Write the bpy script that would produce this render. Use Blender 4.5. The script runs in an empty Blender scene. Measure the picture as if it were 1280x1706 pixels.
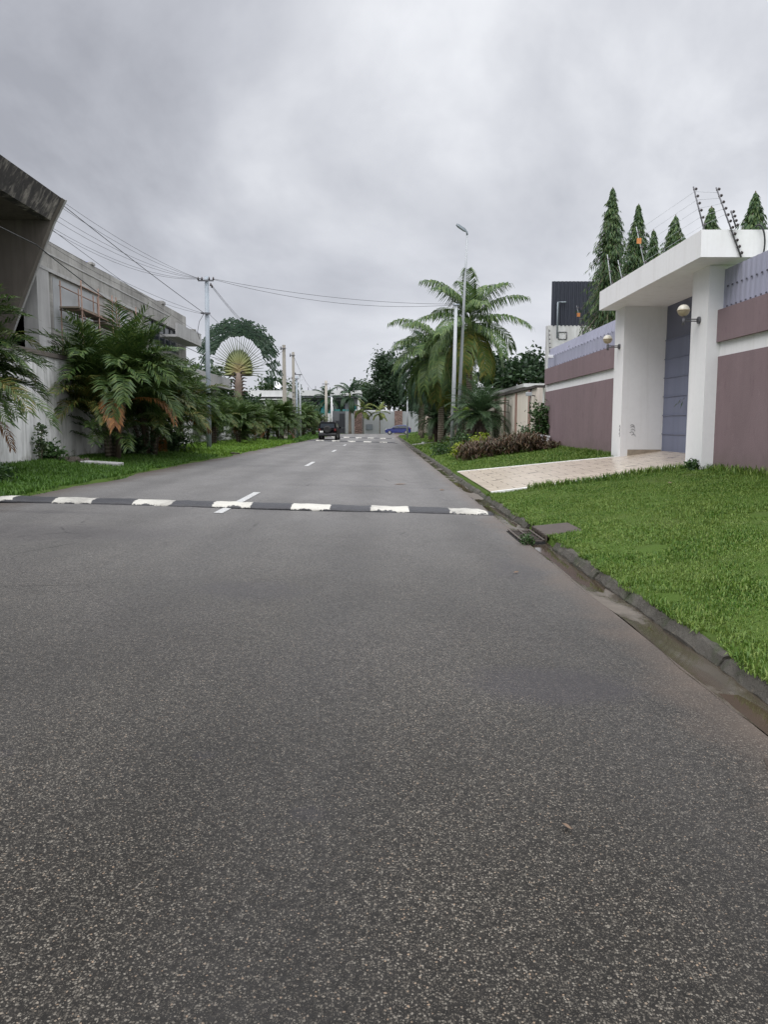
import bpy, math, random
import numpy as np
from mathutils import Vector, Matrix

R = math.radians
scene = bpy.context.scene
COL = scene.collection
random.seed(7)
rng = np.random.default_rng(11)

# ------------------------------------------------------------------ helpers
class MB:
    """collects geometry (world coordinates) and links it as one mesh object"""
    def __init__(s): s.v = []; s.f = []; s.sm = []
    def quad(s, *p, smooth=False):
        n = len(s.v); s.v += [tuple(q) for q in p]; s.f.append(tuple(range(n, n + len(p)))); s.sm.append(smooth)
    def box(s, x0, x1, y0, y1, z0, z1, bev=0.0):
        if bev > 0:
            b = bev
            ring = lambda d, z: [(x0+d, y0+b, z), (x0+b, y0+d, z), (x1-b, y0+d, z), (x1-d, y0+b, z), (x1-d, y1-b, z), (x1-b, y1-d, z), (x0+b, y1-d, z), (x0+d, y1-b, z)]
            s.loft([ring(b*.6, z0), ring(0, z0+b*.6), ring(0, z1-b*.6), ring(b*.6, z1)], cap=True)
            return
        n = len(s.v)
        s.v += [(x0,y0,z0),(x1,y0,z0),(x1,y1,z0),(x0,y1,z0),(x0,y0,z1),(x1,y0,z1),(x1,y1,z1),(x0,y1,z1)]
        for q in ((0,3,2,1),(4,5,6,7),(0,1,5,4),(1,2,6,5),(2,3,7,6),(3,0,4,7)):
            s.f.append(tuple(n+i for i in q)); s.sm.append(False)
    def loft(s, rings, cap=True, smooth=False):
        n = len(s.v); k = len(rings[0])
        for r in rings: s.v += [tuple(p) for p in r]
        for i in range(len(rings)-1):
            for j in range(k):
                a = n+i*k+j; b = n+i*k+(j+1) % k
                s.f.append((a, b, b+k, a+k)); s.sm.append(smooth)
        if cap:
            s.f.append(tuple(n+j for j in reversed(range(k)))); s.sm.append(False)
            e = n+(len(rings)-1)*k
            s.f.append(tuple(e+j for j in range(k))); s.sm.append(False)
    def tube(s, pts, rad, k=6, cap=True, smooth=True):
        pts = [Vector(p) for p in pts]
        if not isinstance(rad, (list, tuple)): rad = [rad]*len(pts)
        rings = []; ref = None
        for i, p in enumerate(pts):
            t = (pts[min(i+1, len(pts)-1)] - pts[max(i-1, 0)]).normalized()
            if ref is None:
                ref = Vector((1,0,0)) if abs(t.x) < .9 else Vector((0,1,0))
            a = (ref - t*ref.dot(t)).normalized(); ref = a; b = t.cross(a)
            rings.append([p + (a*math.cos(2*math.pi*j/k) + b*math.sin(2*math.pi*j/k))*rad[i] for j in range(k)])
        s.loft(rings, cap, smooth)
    def prism(s, poly, axis, a, b):
        """polygon in the plane across `axis`, extruded from a to b. axis y: poly (x,z); axis x: poly (y,z); axis z: poly (x,y)"""
        P = {'y': lambda p, t: (p[0], t, p[1]), 'x': lambda p, t: (t, p[0], p[1]), 'z': lambda p, t: (p[0], p[1], t)}[axis]
        s.loft([[P(p, a) for p in poly], [P(p, b) for p in poly]])
    def ball(s, c, r, n=12, m=8, sz=1.0, z0=-1.0, z1=1.0):
        rings = []
        for i in range(m+1):
            t = z0 + (z1-z0)*i/m
            ph = math.asin(max(-1, min(1, t)))
            rr = max(.001, math.cos(ph))*r
            rings.append([(c[0]+rr*math.cos(2*math.pi*j/n), c[1]+rr*math.sin(2*math.pi*j/n), c[2]+math.sin(ph)*r*sz) for j in range(n)])
        s.loft(rings, True, True)
    def build(s, name, m, parent=None, kind=None, recalc=False):
        me = bpy.data.meshes.new(name)
        off = wloc(parent) if parent else Vector((0,0,0))
        me.from_pydata([(p[0]-off.x, p[1]-off.y, p[2]-off.z) for p in s.v], [], s.f)
        me.polygons.foreach_set('use_smooth', s.sm)
        me.update()
        if recalc:
            import bmesh
            bm = bmesh.new(); bm.from_mesh(me); bmesh.ops.recalc_face_normals(bm, faces=bm.faces); bm.to_mesh(me); bm.free()
        o = bpy.data.objects.new(name, me); COL.objects.link(o)
        me.materials.append(m)
        if parent: o.parent = parent
        if kind: o['kind'] = kind
        return o

def wloc(o):
    v = Vector((0,0,0))
    while o: v = v + o.location; o = o.parent
    return v
def thing(name, label, cat, loc, group=None):
    o = bpy.data.objects.new(name, None); COL.objects.link(o)
    o.location = loc; o['label'] = label; o['category'] = cat; o.empty_display_size = .2
    if group: o['group'] = group
    return o
def tag(o, label, cat, group=None):
    o['label'] = label; o['category'] = cat
    if group: o['group'] = group
    return o
def dup(root, loc, rz=0, sc=1.0, label=None):
    r = root.copy(); COL.objects.link(r); r.location = loc; r.rotation_euler = (0,0,rz); r.scale = (sc,sc,sc)
    if label: r['label'] = label
    for ch in root.children:
        c = ch.copy(); COL.objects.link(c); c.parent = r
        for g in ch.children:
            d = g.copy(); COL.objects.link(d); d.parent = c
    return r
def place(root, loc, rz=0, sc=1.0):
    root.location = loc; root.rotation_euler = (0,0,rz); root.scale = (sc,sc,sc)
def lerp(a, b, t): return a+(b-a)*t
def smooth(t): t = max(0, min(1, t)); return t*t*(3-2*t)

# ------------------------------------------------------------------ materials
class NT:
    def __init__(s, name):
        s.m = bpy.data.materials.new(name); s.m.use_nodes = True
        s.t = s.m.node_tree; s.t.nodes.clear()
        s.out = s.t.nodes.new('ShaderNodeOutputMaterial')
        s._pos = None
    def n(s, typ, **kw):
        nd = s.t.nodes.new(typ)
        for k, v in kw.items(): setattr(nd, k, v)
        return nd
    def set(s, sock, v):
        if isinstance(v, bpy.types.NodeSocket): s.t.links.new(v, sock)
        elif v is not None:
            if isinstance(v, (tuple, list)) and len(v) == 3 and sock.type == 'RGBA': v = (*v, 1)
            sock.default_value = v
    def pos(s):
        if s._pos is None: s._pos = s.n('ShaderNodeNewGeometry').outputs['Position']
        return s._pos
    def obj(s): return s.n('ShaderNodeTexCoord').outputs['Object']
    def scaled(s, v, sc):
        m = s.n('ShaderNodeMapping'); s.set(m.inputs['Vector'], v); m.inputs['Scale'].default_value = sc
        return m.outputs[0]
    def noise(s, scale, detail=4, rough=.55, vec=None, dist=0):
        nd = s.n('ShaderNodeTexNoise'); s.set(nd.inputs['Vector'], vec if vec is not None else s.pos())
        nd.inputs['Scale'].default_value = scale; nd.inputs['Detail'].default_value = detail
        nd.inputs['Roughness'].default_value = rough; nd.inputs['Distortion'].default_value = dist
        return nd.outputs['Fac']
    def vor(s, scale, vec=None, feature='F1', rand=1.0):
        nd = s.n('ShaderNodeTexVoronoi', feature=feature); s.set(nd.inputs['Vector'], vec if vec is not None else s.pos())
        nd.inputs['Scale'].default_value = scale; nd.inputs['Randomness'].default_value = rand
        return nd
    def ramp(s, fac, stops, interp='LINEAR'):
        nd = s.n('ShaderNodeValToRGB'); s.set(nd.inputs[0], fac); cr = nd.color_ramp; cr.interpolation = interp
        while len(cr.elements) < len(stops): cr.elements.new(.5)
        for e, (p, c) in zip(cr.elements, stops):
            e.position = p
            e.color = (c, c, c, 1) if isinstance(c, (int, float)) else (*c, 1)
        return nd.outputs[0]
    def mix(s, fac, a, b, mode='MIX'):
        nd = s.n('ShaderNodeMix', data_type='RGBA', blend_type=mode)
        s.set(nd.inputs[0], fac)
        for i, v in ((6, a), (7, b)):
            if isinstance(v, (int, float)): v = (v, v, v)
            s.set(nd.inputs[i], v)
        return nd.outputs[2]
    def math(s, op, a, b=0.0, c=None, clamp=False):
        nd = s.n('ShaderNodeMath', operation=op, use_clamp=clamp); s.set(nd.inputs[0], a); s.set(nd.inputs[1], b)
        if c is not None: s.set(nd.inputs[2], c)
        return nd.outputs[0]
    def xyz(s, v=None):
        nd = s.n('ShaderNodeSeparateXYZ'); s.set(nd.inputs[0], v if v is not None else s.pos()); return nd.outputs
    def island(s): return s.n('ShaderNodeNewGeometry').outputs['Random Per Island']
    def bump(s, h, strength=.3, dist=.01, normal=None):
        nd = s.n('ShaderNodeBump'); s.set(nd.inputs['Height'], h)
        nd.inputs['Strength'].default_value = strength; nd.inputs['Distance'].default_value = dist
        if normal is not None: s.set(nd.inputs['Normal'], normal)
        return nd.outputs[0]
    def bsdf(s, color, rough=.6, metal=0.0, normal=None, spec=.5, **kw):
        b = s.n('ShaderNodeBsdfPrincipled'); s.set(b.inputs['Base Color'], color); s.set(b.inputs['Roughness'], rough)
        s.set(b.inputs['Metallic'], metal); s.set(b.inputs['Specular IOR Level'], spec)
        if normal is not None: s.set(b.inputs['Normal'], normal)
        for k, v in kw.items(): s.set(b.inputs[k], v)
        return b.outputs[0]
    def done(s, sh):
        s.t.links.new(sh, s.out.inputs[0]); return s.m

def plain(name, c, rough=.6, metal=0.0, var=.12, scale=6.0, bump=0.0, spec=.5):
    t = NT(name); n = t.noise(scale, 5)
    col = t.mix(n, tuple(x*(1-var) for x in c), tuple(min(1, x*(1+var)) for x in c))
    nm = t.bump(t.noise(scale*8, 4), bump, .01) if bump else None
    return t.done(t.bsdf(col, rough, metal, nm, spec))

def leafmat(name, cols, trans=.25, rough=.5):
    t = NT(name); r = t.island()
    k = len(cols)
    c = t.ramp(r, [((i+.5)/k, q) for i, q in enumerate(cols)])
    c = t.mix(t.math('MULTIPLY', t.noise(1.1, 3), .5), c, tuple(x*.55 for x in cols[0]))
    a = t.bsdf(c, rough, spec=.35)
    tr = t.n('ShaderNodeBsdfTranslucent'); t.set(tr.inputs[0], c)
    mx = t.n('ShaderNodeMixShader'); mx.inputs[0].default_value = trans
    t.t.links.new(a, mx.inputs[1]); t.t.links.new(tr.outputs[0], mx.inputs[2])
    return t.done(mx.outputs[0])

def stained(name, base, dark, streak=.6, patch=.3, rough=.85, zsc=.25, bump=.25, spec=.2, thr=(.42,.68), moss=None):
    """wall with rain streaks and blotches"""
    t = NT(name)
    big = t.noise(.55, 5, .6); fine = t.noise(9, 5, .65)
    v = t.scaled(t.pos(), (2.2, 2.2, zsc)); st = t.noise(1.6, 6, .65, vec=v, dist=.4)
    col = t.mix(t.ramp(big, [(.35, 0.0), (.65, 1.0)]), tuple(x*(1-patch) for x in base), base)
    col = t.mix(t.math('MULTIPLY', t.ramp(st, [(thr[0], 0.0), (thr[1], 1.0)]), streak), col, dark)
    col = t.mix(t.math('MULTIPLY', fine, .35), col, tuple(x*.7 for x in base))
    if moss:
        z = t.xyz()[2]
        low = t.math('ADD', t.ramp(t.math('MULTIPLY', t.math('SUBTRACT', z, .3), .9), [(0, 1.0), (1, 0.0)]), t.math('MULTIPLY', t.math('SUBTRACT', t.noise(2.5, 5), .55), 1.6))
        col = t.mix(t.ramp(low, [(.55, 0.0), (1.0, .75)]), col, moss)
    return t.done(t.bsdf(col, rough, normal=t.bump(t.noise(30, 5), bump, .01), spec=spec))

M = {}
# asphalt: aggregate in dark binder, worn and damp patches, brown silt by the left edge and the gutter
t = NT('asphalt')
p = t.pos(); x, y, z = t.xyz()
warp = t.n('ShaderNodeVectorMath', operation='ADD'); t.set(warp.inputs[0], p)
nz = t.n('ShaderNodeTexNoise'); t.set(nz.inputs['Vector'], p); nz.inputs['Scale'].default_value = 60
sc_ = t.n('ShaderNodeVectorMath', operation='SCALE'); t.set(sc_.inputs[0], nz.outputs['Color']); sc_.inputs[3].default_value = .010
t.set(warp.inputs[1], sc_.outputs[0])
v1 = t.vor(128, warp.outputs[0]); v2 = t.vor(250, warp.outputs[0])
def stone(v, thr, dthr):
    rnd = t.n('ShaderNodeSeparateColor'); t.set(rnd.inputs[0], v.outputs['Color'])
    a = t.ramp(rnd.outputs[0], [(thr, 0.0), (thr+.05, 1.0)])
    d = t.ramp(v.outputs['Distance'], [(dthr, 1.0), (dthr+.16, 0.0)])
    return t.math('MULTIPLY', a, d), rnd.outputs[1], rnd.outputs[2]
s1, r1, q1 = stone(v1, .44, .40); s2, r2, q2 = stone(v2, .56, .36)
sc1 = t.ramp(r1, [(0, (.034,.030,.025)), (.5, (.082,.073,.060)), (.9, (.165,.150,.125)), (1, (.20,.145,.10))])
sc2 = t.ramp(r2, [(0, (.022,.020,.017)), (.6, (.06,.054,.045)), (1, (.14,.128,.107))])
binder = t.mix(t.noise(240, 2), (.008,.007,.006), (.023,.021,.018))
col = t.mix(s2, binder, sc2); col = t.mix(s1, col, sc1)
wear = t.noise(.33, 5, .6); wear2 = t.noise(1.5, 4, .6, vec=t.scaled(p, (.8, .25, 1)))
col = t.mix(1.0, col, t.ramp(wear, [(.32, .72), (.62, 1.12)]), 'MULTIPLY')
col = t.mix(1.0, col, t.ramp(wear2, [(.3, .82), (.65, 1.1)]), 'MULTIPLY')
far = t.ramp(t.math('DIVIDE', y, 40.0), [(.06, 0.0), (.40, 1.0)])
col = t.mix(t.math('MULTIPLY', far, .72), col, t.mix(t.noise(2.6, 6, .7, vec=t.scaled(p, (1, .3, 1))), (.150,.146,.142), (.205,.199,.194)))  # paler far colour paints in the sheen of the low view angle
trk = t.math('MULTIPLY', t.ramp(t.math('ABSOLUTE', t.math('SUBTRACT', t.math('PINGPONG', t.math('ADD', x, .35), .85), .0)), [(.10, 1.0), (.5, 0.0)]), .20)
col = t.mix(trk, col, (.05,.048,.047))
ce = t.vor(.55, warp.outputs[0], 'DISTANCE_TO_EDGE')
crk = t.math('MULTIPLY', t.ramp(t.math('ADD', ce.outputs['Distance'], t.math('MULTIPLY', t.math('SUBTRACT', t.noise(4, 6, .7), .5), .05)), [(.002, 1.0), (.007, 0.0)]), t.ramp(t.noise(.35, 3), [(.55, 0.0), (.62, .6)]))
col = t.mix(crk, col, (.02,.019,.018))       # grazing sheen further up the street is painted in by far above
col = t.mix(1.0, col, t.ramp(t.noise(.55, 6, .62, vec=t.scaled(p, (1, .55, 1))), [(.33, .85), (.6, 1.05)]), 'MULTIPLY')
col = t.mix(1.0, col, t.ramp(t.noise(38, 3, .7), [(.36, .72), (.62, 1.24)]), 'MULTIPLY')
# damp patch and silt
def blob(cx, cy, rx, ry, soft=.5):
    dx = t.math('DIVIDE', t.math('SUBTRACT', x, cx), rx); dy = t.math('DIVIDE', t.math('SUBTRACT', y, cy), ry)
    d = t.math('SQRT', t.math('ADD', t.math('MULTIPLY', dx, dx), t.math('MULTIPLY', dy, dy)))
    d = t.math('ADD', d, t.math('MULTIPLY', t.math('SUBTRACT', t.noise(2.2, 5), .5), .9))
    return t.ramp(d, [(1-soft, 1.0), (1.0, 0.0)])
damp = blob(1.05, 4.55, .62, .42)
for b in ((-4.6, 10.2, 2.6, .9), (1.5, 8.4, .35, .9), (-5.5, 12.4, 1.2, .25), (-1.2, 7.0, .6, .5), (.2, 19.5, 2.5, .25), (-.82, 3.42, .07, .06), (-1.75, 3.4, .07, .05), (-.3, 2.9, .10, .08), (-3.2, 5.2, .5, .35)):
    damp = t.math('MAXIMUM', damp, t.math('MULTIPLY', blob(*b), .55))
col = t.mix(t.math('MULTIPLY', damp, .38), col, (.03,.026,.032))
edgeL = t.math('ADD', t.math('SUBTRACT', -5.9, x), t.math('MULTIPLY', t.math('SUBTRACT', t.noise(.9, 5), .5), 1.6))
col = t.mix(t.ramp(edgeL, [(.1, 0.0), (1.1, .75)]), col, (.075,.058,.045))
edgeR = t.math('ADD', t.math('SUBTRACT', x, 1.62), t.math('MULTIPLY', t.math('SUBTRACT', t.noise(1.6, 5), .5), .8))
col = t.mix(t.ramp(edgeR, [(.0, 0.0), (.45, .55)]), col, (.115,.088,.07))
rgh = t.mix(damp, t.ramp(wear2, [(.3, .58), (.7, .70)]), .42)
h = t.math('ADD', t.math('MULTIPLY', s1, .8), t.math('MULTIPLY', s2, .4))
M['asphalt'] = t.done(t.bsdf(col, rgh, normal=t.bump(h, .4, .004), spec=.17))

# soil / turf under the blades
t = NT('turf')
g = t.mix(t.noise(1.3, 6), (.055,.10,.016), (.085,.13,.025)); g = t.mix(t.ramp(t.noise(.7, 6, .7), [(.5, 0.0), (.75, .6)]), g, (.075,.06,.04))
g = t.mix(t.math('MULTIPLY', t.noise(26, 3), .6), g, (.025,.045,.01))
M['turf'] = t.done(t.bsdf(g, .9, normal=t.bump(t.noise(40, 4), .8, .03), spec=.1))

def grassmat(name, cols):
    t = NT(name); r = t.island(); k = len(cols)
    c = t.ramp(r, [((i+.5)/k, q) for i, q in enumerate(cols)])
    c = t.mix(t.ramp(t.noise(1.4, 5, .65), [(.38, 0.0), (.72, .55)]), c, tuple(q*1.25 for q in cols[-1]))
    a = t.bsdf(c, .5, spec=.3)
    tr = t.n('ShaderNodeBsdfTranslucent'); t.set(tr.inputs[0], c)
    mx = t.n('ShaderNodeMixShader'); mx.inputs[0].default_value = .3
    t.t.links.new(a, mx.inputs[1]); t.t.links.new(tr.outputs[0], mx.inputs[2])
    return t.done(mx.outputs[0])
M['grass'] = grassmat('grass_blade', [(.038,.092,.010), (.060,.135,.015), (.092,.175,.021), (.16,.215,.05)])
M['grass_left'] = grassmat('grass_blade_deep_green', [(.035,.09,.012), (.055,.125,.016), (.08,.155,.022)])  # slightly deeper green for the left and far verges
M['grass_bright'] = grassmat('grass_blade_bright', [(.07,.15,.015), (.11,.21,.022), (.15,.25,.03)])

# kerb, gutter
t = NT('kerb_stone'); x, y, z = t.xyz()
c = t.mix(t.noise(5, 6, .65), (.028,.026,.022), (.115,.106,.09)); c = t.mix(t.ramp(t.noise(2.1, 5, .7), [(.5, 0.0), (.7, .8)]), c, (.03,.045,.014))
c = t.mix(t.ramp(t.noise(11, 4), [(.64, 0.0), (.72, .7)]), c, (.17,.145,.11))
M['kerb'] = t.done(t.bsdf(c, .72, normal=t.bump(t.noise(28, 6, .7), 1.0, .03), spec=.2))
t = NT('gutter_concrete'); x, y, z = t.xyz()
wet = t.ramp(t.noise(1.0, 5, .6, vec=t.scaled(t.pos(), (1.6, .8, 1))), [(.42, 0.0), (.52, 1.0)])
c = t.mix(t.noise(6, 6, .65), (.05,.041,.031), (.135,.112,.088)); c = t.mix(t.math('MULTIPLY', wet, .78), c, (.034,.027,.018))
M['gutter'] = t.done(t.bsdf(c, t.mix(wet, .6, .16), normal=t.bump(t.mix(wet, t.noise(35, 5), .5), .25, .008), spec=.5))
t = NT('puddle_water')
M['water'] = t.done(t.bsdf(t.mix(t.noise(3, 4), (.03,.022,.014), (.06,.045,.03)), .07, normal=t.bump(t.noise(14, 2), .03, .01), spec=.5))

# driveway slabs
t = NT('driveway_tile'); x, y, z = t.xyz()
br = t.n('ShaderNodeTexBrick'); t.set(br.inputs['Vector'], t.scaled(t.pos(), (1, 1, 0)))
br.inputs['Scale'].default_value = 1.0; br.inputs['Mortar Size'].default_value = .012; br.inputs['Brick Width'].default_value = .6; br.inputs['Row Height'].default_value = .42
br.offset = .5
for nme, c in (('Color1', (.50,.43,.345)), ('Color2', (.42,.36,.29)), ('Mortar', (.15,.12,.09))): t.set(br.inputs[nme], c)
c = t.mix(t.math('MULTIPLY', t.ramp(t.noise(1.2, 5), [(.35, 0.0), (.7, 1.0)]), .45), br.outputs[0], (.5,.43,.36))
v = t.vor(1.05, t.scaled(t.pos(), (.9, 2.1, 0))); rc = t.n('ShaderNodeSeparateColor'); t.set(rc.inputs[0], v.outputs['Color'])
dk = t.math('MULTIPLY', t.ramp(rc.outputs[0], [(.66, 0.0), (.68, 1.0)]), t.ramp(v.outputs['Distance'], [(.13, 1.0), (.2, 0.0)]))
c = t.mix(t.math('MULTIPLY', dk, .85), c, (.10,.085,.07))
M['tile'] = t.done(t.bsdf(c, .26, normal=t.bump(br.outputs['Fac'], -.3, .006), spec=.45))

M['white'] = stained('white_render', (.80,.80,.80), (.52,.50,.47), .42, .06, .8, .16, .08, thr=(.5,.78), moss=(.50,.47,.41))
M['edge_white'] = stained('white_edging', (.74,.74,.72), (.3,.28,.24), .5, .15, .8, 1, .2)
t = NT('mauve_render')
c = t.mix(t.noise(1.1, 6, .6), (.185,.134,.142), (.240,.178,.188)); vv = t.scaled(t.pos(), (2.6, 2.6, .9))
c = t.mix(t.ramp(t.noise(2.4, 6, .7, vec=vv), [(.58, 0.0), (.72, .6)]), c, (.12,.08,.088))
c = t.mix(t.ramp(t.noise(1.7, 6, .65, vec=t.scaled(t.pos(), (1.5, 1.5, .14)), dist=.3), [(.45, 0.0), (.75, .45)]), c, (.15,.115,.118))
c = t.mix(t.ramp(t.noise(5, 6, .7), [(.6, 0.0), (.8, .5)]), c, (.31,.25,.255))
zz = t.math('ADD', t.xyz()[2], t.math('MULTIPLY', t.noise(2.2, 5), .8))
c = t.mix(t.ramp(t.math('SUBTRACT', zz, 1.05), [(0.0, .55), (.5, 0.0)]), c, (.14,.115,.10))
M['mauve'] = t.done(t.bsdf(c, .85, normal=t.bump(t.noise(38, 6, .7), .5, .012), spec=.2))
M['lavender'] = stained('lavender_sheet', (.36,.365,.46), (.24,.245,.31), .45, .1, .55, .15, .03, .35)
M['fixing'] = plain('dark_fixing', (.07,.07,.09), .6)
M['gate'] = stained('slate_blue_gate_paint', (.165,.185,.265), (.115,.13,.19), .5, .1, .45, .2, .03, .4)
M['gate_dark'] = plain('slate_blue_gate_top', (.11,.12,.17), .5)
M['plinth'] = plain('stone_plinth', (.30,.25,.19), .8, var=.45, scale=7, bump=.4)
M['globe'] = plain('lamp_globe_cream', (.60,.57,.48), .35, var=.06)
M['globe_low'] = plain('lamp_globe_tan', (.36,.30,.20), .4, var=.1)
M['steel_dark'] = plain('dark_steel', (.12,.12,.13), .5, .3)
M['galv'] = stained('galvanised_steel', (.30,.34,.38), (.22,.24,.27), .6, .15, .5, .5, .05, .4)
M['galv_pale'] = stained('pale_galvanised_steel', (.42,.44,.46), (.27,.28,.29), .55, .15, .5, .5, .05, .4)
M['pole_conc'] = stained('concrete_pole', (.42,.39,.34), (.24,.22,.19), .5, .2, .85, .3, .2)
M['concrete'] = stained('raw_concrete', (.34,.33,.315), (.14,.135,.13), .55, .22, .9, .22, .3)
M['concrete_pale'] = stained('pale_concrete', (.43,.425,.42), (.2,.195,.19), .5, .2, .9, .22, .3)
M['concrete_dark'] = stained('brown_grey_concrete', (.17,.15,.132), (.07,.062,.056), .6, .25, .9, .2, .35)
# black weathered fascia
M['fascia'] = stained('weathered_fascia', (.36,.33,.30), (.022,.022,.028), .97, .25, .9, .12, .3, thr=(.34,.50))
M['wall_white'] = stained('stained_white_wall', (.80,.80,.79), (.17,.165,.155), .8, .28, .9, .34, .3, thr=(.45,.70), moss=(.12,.10,.07))
M['cement_patch'] = plain('cement_patch', (.33,.34,.35), .9, var=.15, scale=2)
t = NT('facade_concrete'); x, y, z = t.xyz()
c = t.mix(t.ramp(t.noise(.45, 5, .6), [(.35, 0.0), (.65, 1.0)]), (.21,.203,.192), (.37,.36,.34))
st = t.noise(1.5, 6, .65, vec=t.scaled(t.pos(), (2, 1.2, .2)), dist=.4)
c = t.mix(t.ramp(st, [(.46, 0.0), (.72, .8)]), c, (.12,.115,.108))
brd = t.noise(1.3, 4, .6, vec=t.scaled(t.pos(), (.4, .25, 5)))
c = t.mix(t.ramp(brd, [(.5, 0.0), (.7, .35)]), c, (.45,.44,.42))
bk = t.n('ShaderNodeTexBrick'); cb = t.n('ShaderNodeCombineXYZ'); t.set(cb.inputs[0], y); t.set(cb.inputs[1], z); t.set(bk.inputs['Vector'], cb.outputs[0])
bk.inputs['Scale'].default_value = 1; bk.inputs['Brick Width'].default_value = 2.6; bk.inputs['Row Height'].default_value = 1.22; bk.inputs['Mortar Size'].default_value = .014
c = t.mix(t.math('MULTIPLY', bk.outputs['Fac'], t.ramp(t.noise(.9, 4), [(.4, .1), (.6, .65)])), c, (.10,.095,.09))
M['facade'] = t.done(t.bsdf(c, .9, normal=t.bump(t.noise(24, 6), .35, .015), spec=.2))
M['glass_dark'] = plain('dark_window_glass', (.02,.026,.032), .12, var=.3, scale=1, spec=.35)
M['glass_teal'] = plain('teal_glass', (.02,.28,.27), .12, var=.25, scale=.6)
M['glass_balcony'] = plain('pale_teal_balcony_glass', (.05,.17,.17), .15, var=.3, scale=.4)
M['frame_grey'] = plain('grey_frame', (.10,.105,.115), .5)
M['rust'] = plain('rusty_steel', (.20,.13,.10), .8, var=.4, scale=9)
M['iron'] = plain('wet_iron', (.07,.055,.045), .6, .3, var=.4, scale=12)
M['plank'] = plain('weathered_plank', (.16,.13,.10), .85, var=.4, scale=5)
M['tank'] = plain('blue_plastic', (.04,.07,.36), .4)
M['cream'] = stained('cream_wall', (.74,.68,.60), (.52,.43,.35), .55, .12, .85, .14, .15, moss=(.25,.2,.15))
M['pilaster'] = stained('pink_brown_pilaster', (.36,.24,.20), (.2,.13,.1), .5, .15, .85, .2, .15)
M['coping'] = plain('dark_coping', (.06,.05,.045), .8, var=.3)
M['shed'] = plain('dark_corrugated_steel', (.030,.034,.048), .5, .2, var=.2)
M['shed_wall'] = stained('weathered_white_wall', (.62,.62,.61), (.3,.29,.27), .6, .1, .85, .2, .2)
M['far_wall'] = stained('grey_compound_wall', (.33,.34,.35), (.2,.2,.2), .35, .1, .85, .2, .1)
t = NT('carved_brown_panel')
v = t.vor(5.5, t.scaled(t.pos(), (1, 1, .8)), 'DISTANCE_TO_EDGE')
M['lattice'] = t.done(t.bsdf(t.ramp(v.outputs['Distance'], [(.06, (.30,.2,.17)), (.10, (.07,.04,.035))]), .8))
M['white_far'] = stained('white_house_paint', (.60,.60,.60), (.40,.40,.39), .4, .06, .8, .3, .05)
M['grey_house'] = plain('grey_house_wall', (.25,.26,.27), .8)
M['black_gate'] = plain('black_gate', (.025,.026,.032), .5)
M['car_black'] = plain('black_car_paint', (.003,.003,.004), .5, var=.05, spec=.05)
M['car_blue'] = plain('blue_car_paint', (.012,.02,.12), .22, var=.05)
M['rubber'] = plain('tyre_rubber', (.018,.018,.018), .8)
M['alloy'] = plain('wheel_alloy', (.42,.42,.44), .35, .6)
M['red_light'] = plain('red_lens', (.12,.012,.012), .25)
M['clear_light'] = plain('headlamp_lens', (.65,.66,.68), .1)
M['plate'] = plain('number_plate', (.72,.72,.70), .5)
M['bumper_grey'] = plain('dark_bumper', (.03,.03,.033), .5)
M['chrome'] = plain('bright_metal', (.6,.6,.62), .25, .9)
M['wire'] = plain('black_cable', (.02,.02,.022), .6)
M['insul'] = plain('insulator', (.05,.04,.04), .4)
M['orange'] = plain('orange_sign', (.42,.16,.04), .6)
M['box_white'] = plain('white_plastic_box', (.70,.71,.72), .4)
M['bark'] = plain('grey_bark', (.16,.13,.10), .9, var=.4, scale=5, bump=.6)
t = NT('palm_trunk'); x, y, z = t.xyz()
ring = t.n('ShaderNodeTexWave', bands_direction='Z'); t.set(ring.inputs['Vector'], t.pos()); ring.inputs['Scale'].default_value = 2.4; ring.inputs['Distortion'].default_value = 2; ring.inputs['Detail'].default_value = 3
c = t.mix(ring.outputs['Fac'], (.075,.06,.045), (.23,.20,.165)); c = t.mix(t.math('MULTIPLY', t.noise(5, 4), .5), c, (.1,.09,.06))
M['palm_trunk'] = t.done(t.bsdf(c, .9, normal=t.bump(ring.outputs['Fac'], .6, .03), spec=.15))
M['palm_base'] = plain('fibrous_palm_base', (.075,.055,.038), .95, var=.5, scale=10, bump=.9)
M['stem_green'] = plain('green_palm_stem', (.15,.2,.06), .6, var=.3)
M['areca'] = leafmat('areca_leaf', [(.034,.070,.018), (.052,.105,.024), (.080,.140,.03), (.12,.17,.04)])
M['areca_pale'] = leafmat('areca_leaf_lighter', [(.05,.095,.022), (.08,.12,.028), (.13,.15,.035), (.22,.18,.05)])
M['palm_leaf'] = leafmat('palm_leaf', [(.050,.10,.032), (.075,.14,.04), (.11,.18,.05), (.16,.22,.06)])
M['palm_yellow'] = leafmat('yellowing_palm_leaf', [(.07,.13,.025), (.11,.17,.03), (.18,.2,.035), (.26,.22,.045)])
M['palm_dark'] = leafmat('dark_palm_leaf', [(.018,.045,.02), (.028,.065,.028), (.04,.085,.035)])
M['phoenix'] = leafmat('date_palm_leaf', [(.028,.062,.024), (.045,.085,.032), (.065,.11,.042)])
M['dry'] = leafmat('dry_orange_frond', [(.22,.09,.025), (.33,.14,.035), (.38,.19,.06), (.2,.11,.05)])
M['dead'] = leafmat('dead_frond', [(.03,.022,.016), (.06,.04,.028), (.09,.065,.045)], .1)
M['ashok'] = leafmat('mast_tree_leaf', [(.028,.07,.024), (.045,.10,.03), (.075,.14,.04), (.13,.19,.055)])
M['tree_dark'] = leafmat('dark_tree_leaf', [(.018,.04,.018), (.028,.058,.023), (.042,.078,.03)])
M['tree_mid'] = leafmat('tree_leaf', [(.022,.05,.018), (.035,.072,.022), (.055,.095,.03)])
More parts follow.
